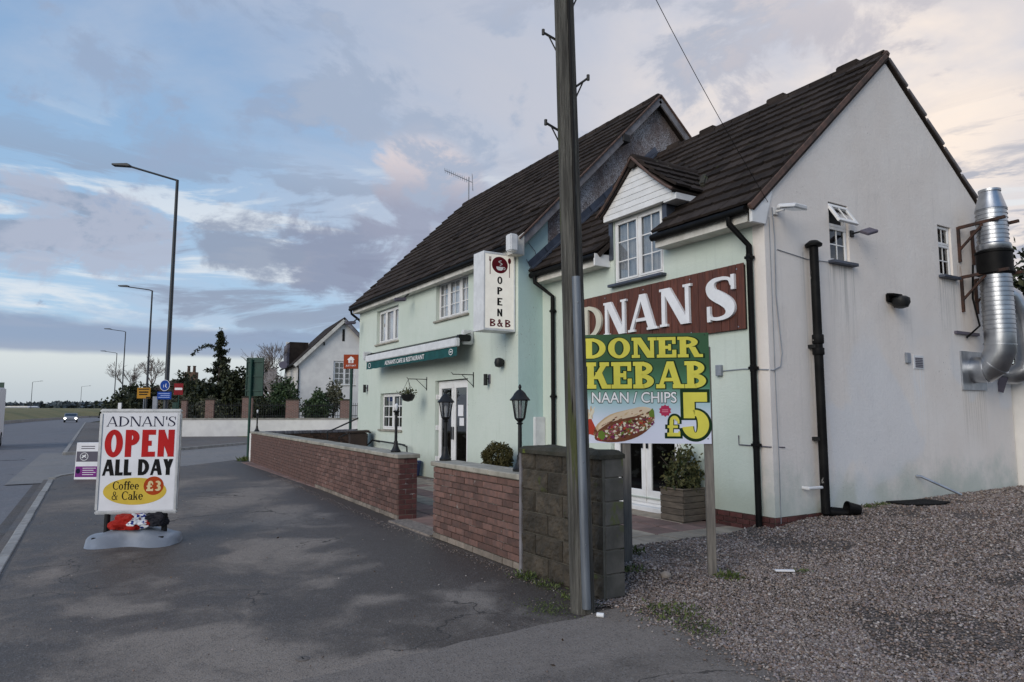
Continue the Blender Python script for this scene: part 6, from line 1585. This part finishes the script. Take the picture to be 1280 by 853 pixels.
MB().prism([(-.2, 5.4), (1.3, 5.4), (1.3, 7.5), (-.2, 7.5)], 2.6, Matrix.Translation((-.1, 3.4, 0))).build('dormer', TILE, fh); MB().box(-.5, -.32, 3.5, 5.9, 5.5, 7.3).build('dormer_front', GREYPR, fh)
MB().add([(3.6, 4.2, 8.2), (12, 4.2, 8.2), (12, 7.0, 8.9), (3.6, 7.0, 8.9), (3.6, 1.8, 5.4), (12, 1.8, 5.4)], [(4, 5, 1, 0), (0, 1, 2, 3)]).build('cross_roof', TILE, FR)
MB().box(FWD - .3, 12, 2.1, 2.4, 0, 5.4).build('cross_wall', FARWHITE, fh)
sdh = thing('satellite_dish', 'dark satellite dish on the corner of the white house', 'satellite dish', site(-18.35, 54.6, 5.3), SITE_ROT)
MB().lathe([(.02, 0), (.20, .04), (.32, .10), (.33, .11)], 18).build('dish', GREYPR, sdh, smooth=True).rotation_euler = (R(70), 0, R(20)); MB().tube([(0, 0, 0), (.6, .3, -.2)], .03, 6).build('arm', IRON, sdh)
bh = thing('brick_house', 'small distant brick house with twin chimney pots behind the signs', 'house', site(-41.5, 84), SITE_ROT)
MB().box(-3, 3, 0, 6, 0, 4.2).build('wall', FARBRICK, bh); MB().prism([(-3.3, 4.1), (3.3, 4.1), (0, 5.6)], 6.4, Matrix.Translation((0, -.2, 0))).build('roof', TILE, bh)
ch = MB().box(.2, 1.5, 2.0, 3.0, 4.6, 6.6).build('chimney', BRICKO, bh)
for k in range(2): MB().lathe([(.2, 6.6), (.17, 7.3), (.22, 7.32), (.22, 7.4)], 8, (.5 + k*.7, 2.5, 0)).build('chimney_pot', BRICKO, ch)

# trees and hedges beyond the pavement
cf = thing('conifer_tree', 'tall thin conifer rising above the dark evergreens', 'tree', site(-26.6, 62))
MB().tube([(0, 0, 0), (.1, 0, 5), (0, 0, 9.1)], [.22, .12, .03], 8).build('trunk', BARK, cf)
cpts = []
for k in range(52):
    z = 3.2 + 5.7*(k/52)**.9; L = (1.35*(1 - (z - 3)/6.2)**1.4 + .20)*random.uniform(.5, 1.25); a = random.uniform(0, 6.28)
    for j in range(int(50 + L*110)):
        f = random.random()**.7; r = L*f; cpts.append((r*math.cos(a) + jit(.13 + .1*f), r*math.sin(a) + jit(.13 + .1*f), z + .18*f*L*random.uniform(-.2, .7) - .12*f + jit(.08)))
cpts += [(jit(.08), jit(.08), random.uniform(7.5, 9.2)) for _ in range(90)]
for k in range(240): f = random.random(); cpts.append((*( (sdir(-1, 0, 0)*(.1 + 2.6*f)).xy + Vector((jit(.1), jit(.1)))), 7.1 + .5*math.sin(f*4) + jit(.1)))
leaves('crown', cpts, .24, LEAF_DARK, cf, k=.45)
for (X, Y, c_, r, n, lab, mt, sz) in (
    (-29.3, 63, 2.6, (2.3, 1.8, 2.2), 2400, 'dark evergreen shrub left of the tall conifer', LEAF_DARK, .22),
    (-24.6, 61, 2.9, (2.4, 1.8, 2.6), 2600, 'dense dark evergreen right of the tall conifer', LEAF_DARK, .22),
    (-22.0, 60.5, 3.2, (1.5, 1.4, 2.5), 1800, 'dark evergreen behind the green road sign', LEAF_DARK, .2),
    (-26.9, 60, 2.0, (2.0, 1.5, 1.9), 1800, 'dark shrub in front of the conifer trunk', LEAF_DARK, .2),
    (-24.6, 50, 1.9, (1.2, 1.0, 1.25), 1100, 'grey green feathery shrub above the brick piers', LEAF_OLIVE, .16),
    (-20.4, 46.3, 1.7, (.9, .7, .8), 800, 'olive shrub spilling over the railings between two piers', LEAF_OLIVE, .12),
    (-16.8, 50, 2.3, (1.7, 1.1, 1.5), 1600, 'green shrub between the bare tree and the white house', LEAF_HEDGE, .14),
    (-13.6, 47.6, 1.6, (2.2, .8, 1.25), 2300, 'clipped green hedge bulging behind the railings before the white house', LEAF_HEDGE, .12),
    (-12.6, 48.3, 2.6, (1.1, .6, 1.0), 420, 'wispy tall stems above the hedge by the white house window', LEAF_OLIVE, .14),
    (-8.6, 48.4, 1.6, (2.0, .8, .9), 1200, 'dark hedge at the corner beyond the orange sign', LEAF_HEDGE, .13),
    (-17.5, 47.6, 1.6, (2.0, .7, .85), 1500, 'dark ivy hedge behind the railings under the green sign', LEAF_DARK, .13),
    (-32.6, 60, 1.9, (2.2, 1.8, 1.9), 2000, 'dark rounded hedge behind the yellow sign', LEAF_DARK, .2),
    (-36.0, 63, 1.5, (1.6, 1.4, 1.6), 1300, 'dark hedge end nearest the road', LEAF_DARK, .2)):
    tr = thing('evergreen_shrub' if r[2] < 2.4 else 'evergreen_tree', lab, 'shrub' if r[2] < 2.4 else 'tree', site(X, Y))
    leaves('foliage', blob(int(n*2.6), (0, 0, c_), r, .25, .45, 1.5, X, .05), sz*1.45, mt, tr, k=.7)
    MB().tube([(0, 0, -.1), (jit(.1), jit(.1), c_)], [.12, .05], 6).build('trunk', BARK, tr)
bare_tree('bare_tree', 'tall bare winter tree behind the green road sign', site(-20.3, 57), 7.4, TWIG, 5, .012)
bare_tree('bare_tree', 'pale twiggy bare tree between the green sign and the white house', site(-18.6, 53), 5.2, PALETWIG, 5, .012, spread=.55)
bare_tree('bare_tree', 'second pale twiggy bush close to the white house corner', site(-17.6, 52), 4.6, PALETWIG, 5, .012, spread=.6)
bare_tree('bare_tree', 'bare winter tree beyond the second street lamp', site(-50, 96), 9.6, TWIG, 5, .02, spread=.5)
bare_tree('bare_tree', 'lower bare tree beside the third street lamp', site(-58, 104), 8.4, TWIG, 5, .02, spread=.5)
tag(MB().tube([(0, 0, 0), (0, 0, 8.2)], [.16, .11], 8).build('telegraph_pole', POLEW, loc=site(-45.5, 90), smooth=True), 'short distant wooden pole between the bare tree and the third lamp', 'pole')
# trees at the right behind the yard
for (X, Y, c_, r, n, lab) in ((16.2, 20, 4.2, (1.9, 1.7, 2.5), 2600, 'dark tree at the right edge behind the steel ducts'), (19.5, 23, 3.2, (2.6, 2.2, 2.6), 2400, 'lower dark tree at the right edge behind the annexe')):
    tr = thing('evergreen_tree', lab, 'tree', site(X, Y)); leaves('crown', blob(int(n*2.4), (0, 0, c_), r, .3, .55, 1.6, X), .24, LEAF_DARK, tr); MB().tube([(0, 0, 0), (0, 0, c_)], [.2, .1], 7).build('trunk', BARK, tr)

# grass bank beyond the road, barrier, hedgerow and hills
edge = [(-60, -18.6), (60, -18.6), (108, -18.4), (135, -17.0), (180, -13.5), (232, -9), (252, 6), (290, 60), (330, 160)]
prof_ = [(0, -.1), (.6, .05), (4.5, 1.3), (10, 2.2), (45, 2.9), (200, 3.6), (700, 4.5)]
vs = []; fs = []
for i, (u, v) in enumerate(edge):
    a, b = edge[max(i - 1, 0)], edge[min(i + 1, len(edge) - 1)]; d_ = Vector((b[0] - a[0], b[1] - a[1])).normalized(); nrm = Vector((d_.y, -d_.x))
    for (o, z) in prof_:
        fade = min(max((u + 10)/60, .12), 1)
        vs.append((-(u + nrm.x*o), v + nrm.y*o, z*fade + .25*noise.noise((u*.05, o*.1, 3))*(o > 3)))
m_ = len(prof_)
for i in range(len(edge) - 1):
    for j in range(m_ - 1): fs.append((i*m_ + j, i*m_ + j + 1, (i + 1)*m_ + j + 1, (i + 1)*m_ + j))
kind(MB().add(vs, fs).build('field', FIELD, smooth=True), 'structure')
pv = MB()
for (a, b) in zip(edge[1:7], edge[2:8]): pv.bar((-a[0], a[1] + .35, .12), (-b[0], b[1] + .35, .12), .4, .55)
br_ = pv.build('road_barrier', pm('barrier_concrete', (.30, .29, .275), (.20, .195, .19), 1.5, rough=.9, world=True), bevel=.04); tag(br_, 'low concrete barrier along the far side of the road', 'barrier')
def far_mass(name, pts, size, mt): return kind(leaves(name, pts, size, mt, k=.8), 'stuff')
hp = []
for k in range(240):
    X = -420 + 470*k/240 + jit(2); Y = 520 + jit(40); hgt = 1.2 + 2.6*(noise.noise((X*.035, 1, 2)) + .35) + 1.8*noise.noise((X*.12, 5, 2))
    for j in range(80): hp.append((*site(X + jit(4), Y + jit(6)).xy, 3.5 + max(hgt, 1.0)*random.random()**.8 + 1.2))
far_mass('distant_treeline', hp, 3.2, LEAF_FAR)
hv = []; hf_ = []
for k in range(61):
    X = -1500 + 2200*k/60; p = site(X, 1750); hv += [(p.x, p.y, -5), (p.x, p.y, 20 + 10*noise.noise((X*.003, 2, 1))), (*site(X, 1950).xy, -5)]
    if k: hf_ += [((k-1)*3, k*3, k*3 + 1, (k-1)*3 + 1), ((k-1)*3 + 1, k*3 + 1, k*3 + 2, (k-1)*3 + 2)]
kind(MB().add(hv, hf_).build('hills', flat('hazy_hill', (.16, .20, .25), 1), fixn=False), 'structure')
for k, (X, Y, w_) in enumerate(((-352, 455, 22), (-318, 440, 16))):
    hb_ = thing('far_shed', ('long' if k == 0 else 'smaller right hand') + ' pale roofed shed far off beyond the grass bank', 'shed', site(X, Y, 3), SITE_ROT)
    MB().box(-w_/2, w_/2, 0, 10, 0, 1.6).build('wall', GREYP, hb_); MB().prism([(-w_/2, 1.6), (w_/2, 1.6), (w_/2 - 2, 2.3), (-w_/2 + 2, 2.3)], 10).build('roof', FARWHITE, hb_)

# vehicles
va = thing('white_van', 'white van at the left edge of the road', 'van', (-36.2, -12.55, -.055), 0)
body = [(0, .35), (5.2, .35), (5.3, .9), (5.15, 1.35), (4.35, 1.75), (3.75, 2.75), (.1, 2.85), (0, 2.7)]
M_v = Matrix.Translation((0, -1.0, 0))
MB().prism(body, 2.05, M_v).build('body', VANW, va, bevel=.06)
MB().prism([(3.82, 1.75), (4.3, 1.75), (3.85, 2.5), (3.72, 2.5)], 2.07, Matrix.Translation((0, -1.01, 0))).build('windscreen', GLASSD, va)
for xx in (.95, 4.3):
    for yy in (-1.02, .85): 
        wh = MB().tube([(xx, yy, .34), (xx, yy + .22, .34)], .34, 18).build('wheel', RUBBER, va, smooth=True); MB().tube([(xx, yy - .005, .34), (xx, yy + .226, .34)], .2, 14).build('rim', GREYP, wh)
for yy in (-.85, .75): MB().box(-.03, .02, yy, yy + .15, .8, 1.3).build('tail_light', SIGNRED, va)
MB().box(-.08, .0, -1.0, 1.0, .3, .5).build('bumper', GREYPR, va)
cr = thing('silver_car', 'distant car approaching with both headlights lit', 'car', (-123, -10.6, -.055), 0)
MB().prism([(-2.1, .3), (2.1, .3), (2.2, .6), (2.05, .85), (1.2, .98), (.5, 1.42), (-1.2, 1.45), (-2.0, 1.0), (-2.15, .7)], 1.75, Matrix.Translation((0, -.875, 0))).build('body', CARP, cr, bevel=.08)
MB().prism([(1.16, 1.0), (.55, 1.38), (.45, 1.38), (1.0, 1.0)], 1.5, Matrix.Translation((.06, -.75, 0))).build('windscreen', GLASSD, cr)
for yy in (-.72, .72):
    MB().lathe([(.02, 0), (.14, .01), (.14, .05), (.02, .06)], 12).build('headlight', HEADL, cr, (2.16, yy, .66)).rotation_euler = (0, R(90), 0)
for xx in (-1.3, 1.35):
    for yy in (-.9, .72): MB().tube([(xx, yy, .31), (xx, yy + .18, .31)], .31, 14).build('wheel', RUBBER, cr)

vc = thing('valve_cover', 'small round pale cover set in the tarmac near the bottom of the view', 'cover', site(-1.36, 4.62, .004))
MB().lathe([(.035, -.02), (.046, .002), (.038, .007), (.012, .006)], 18).build('lid', FARPATH, vc, smooth=True)
MB().box(-.02, .02, -.004, .004, .0055, .0075).build('slot', DARKIN, vc)
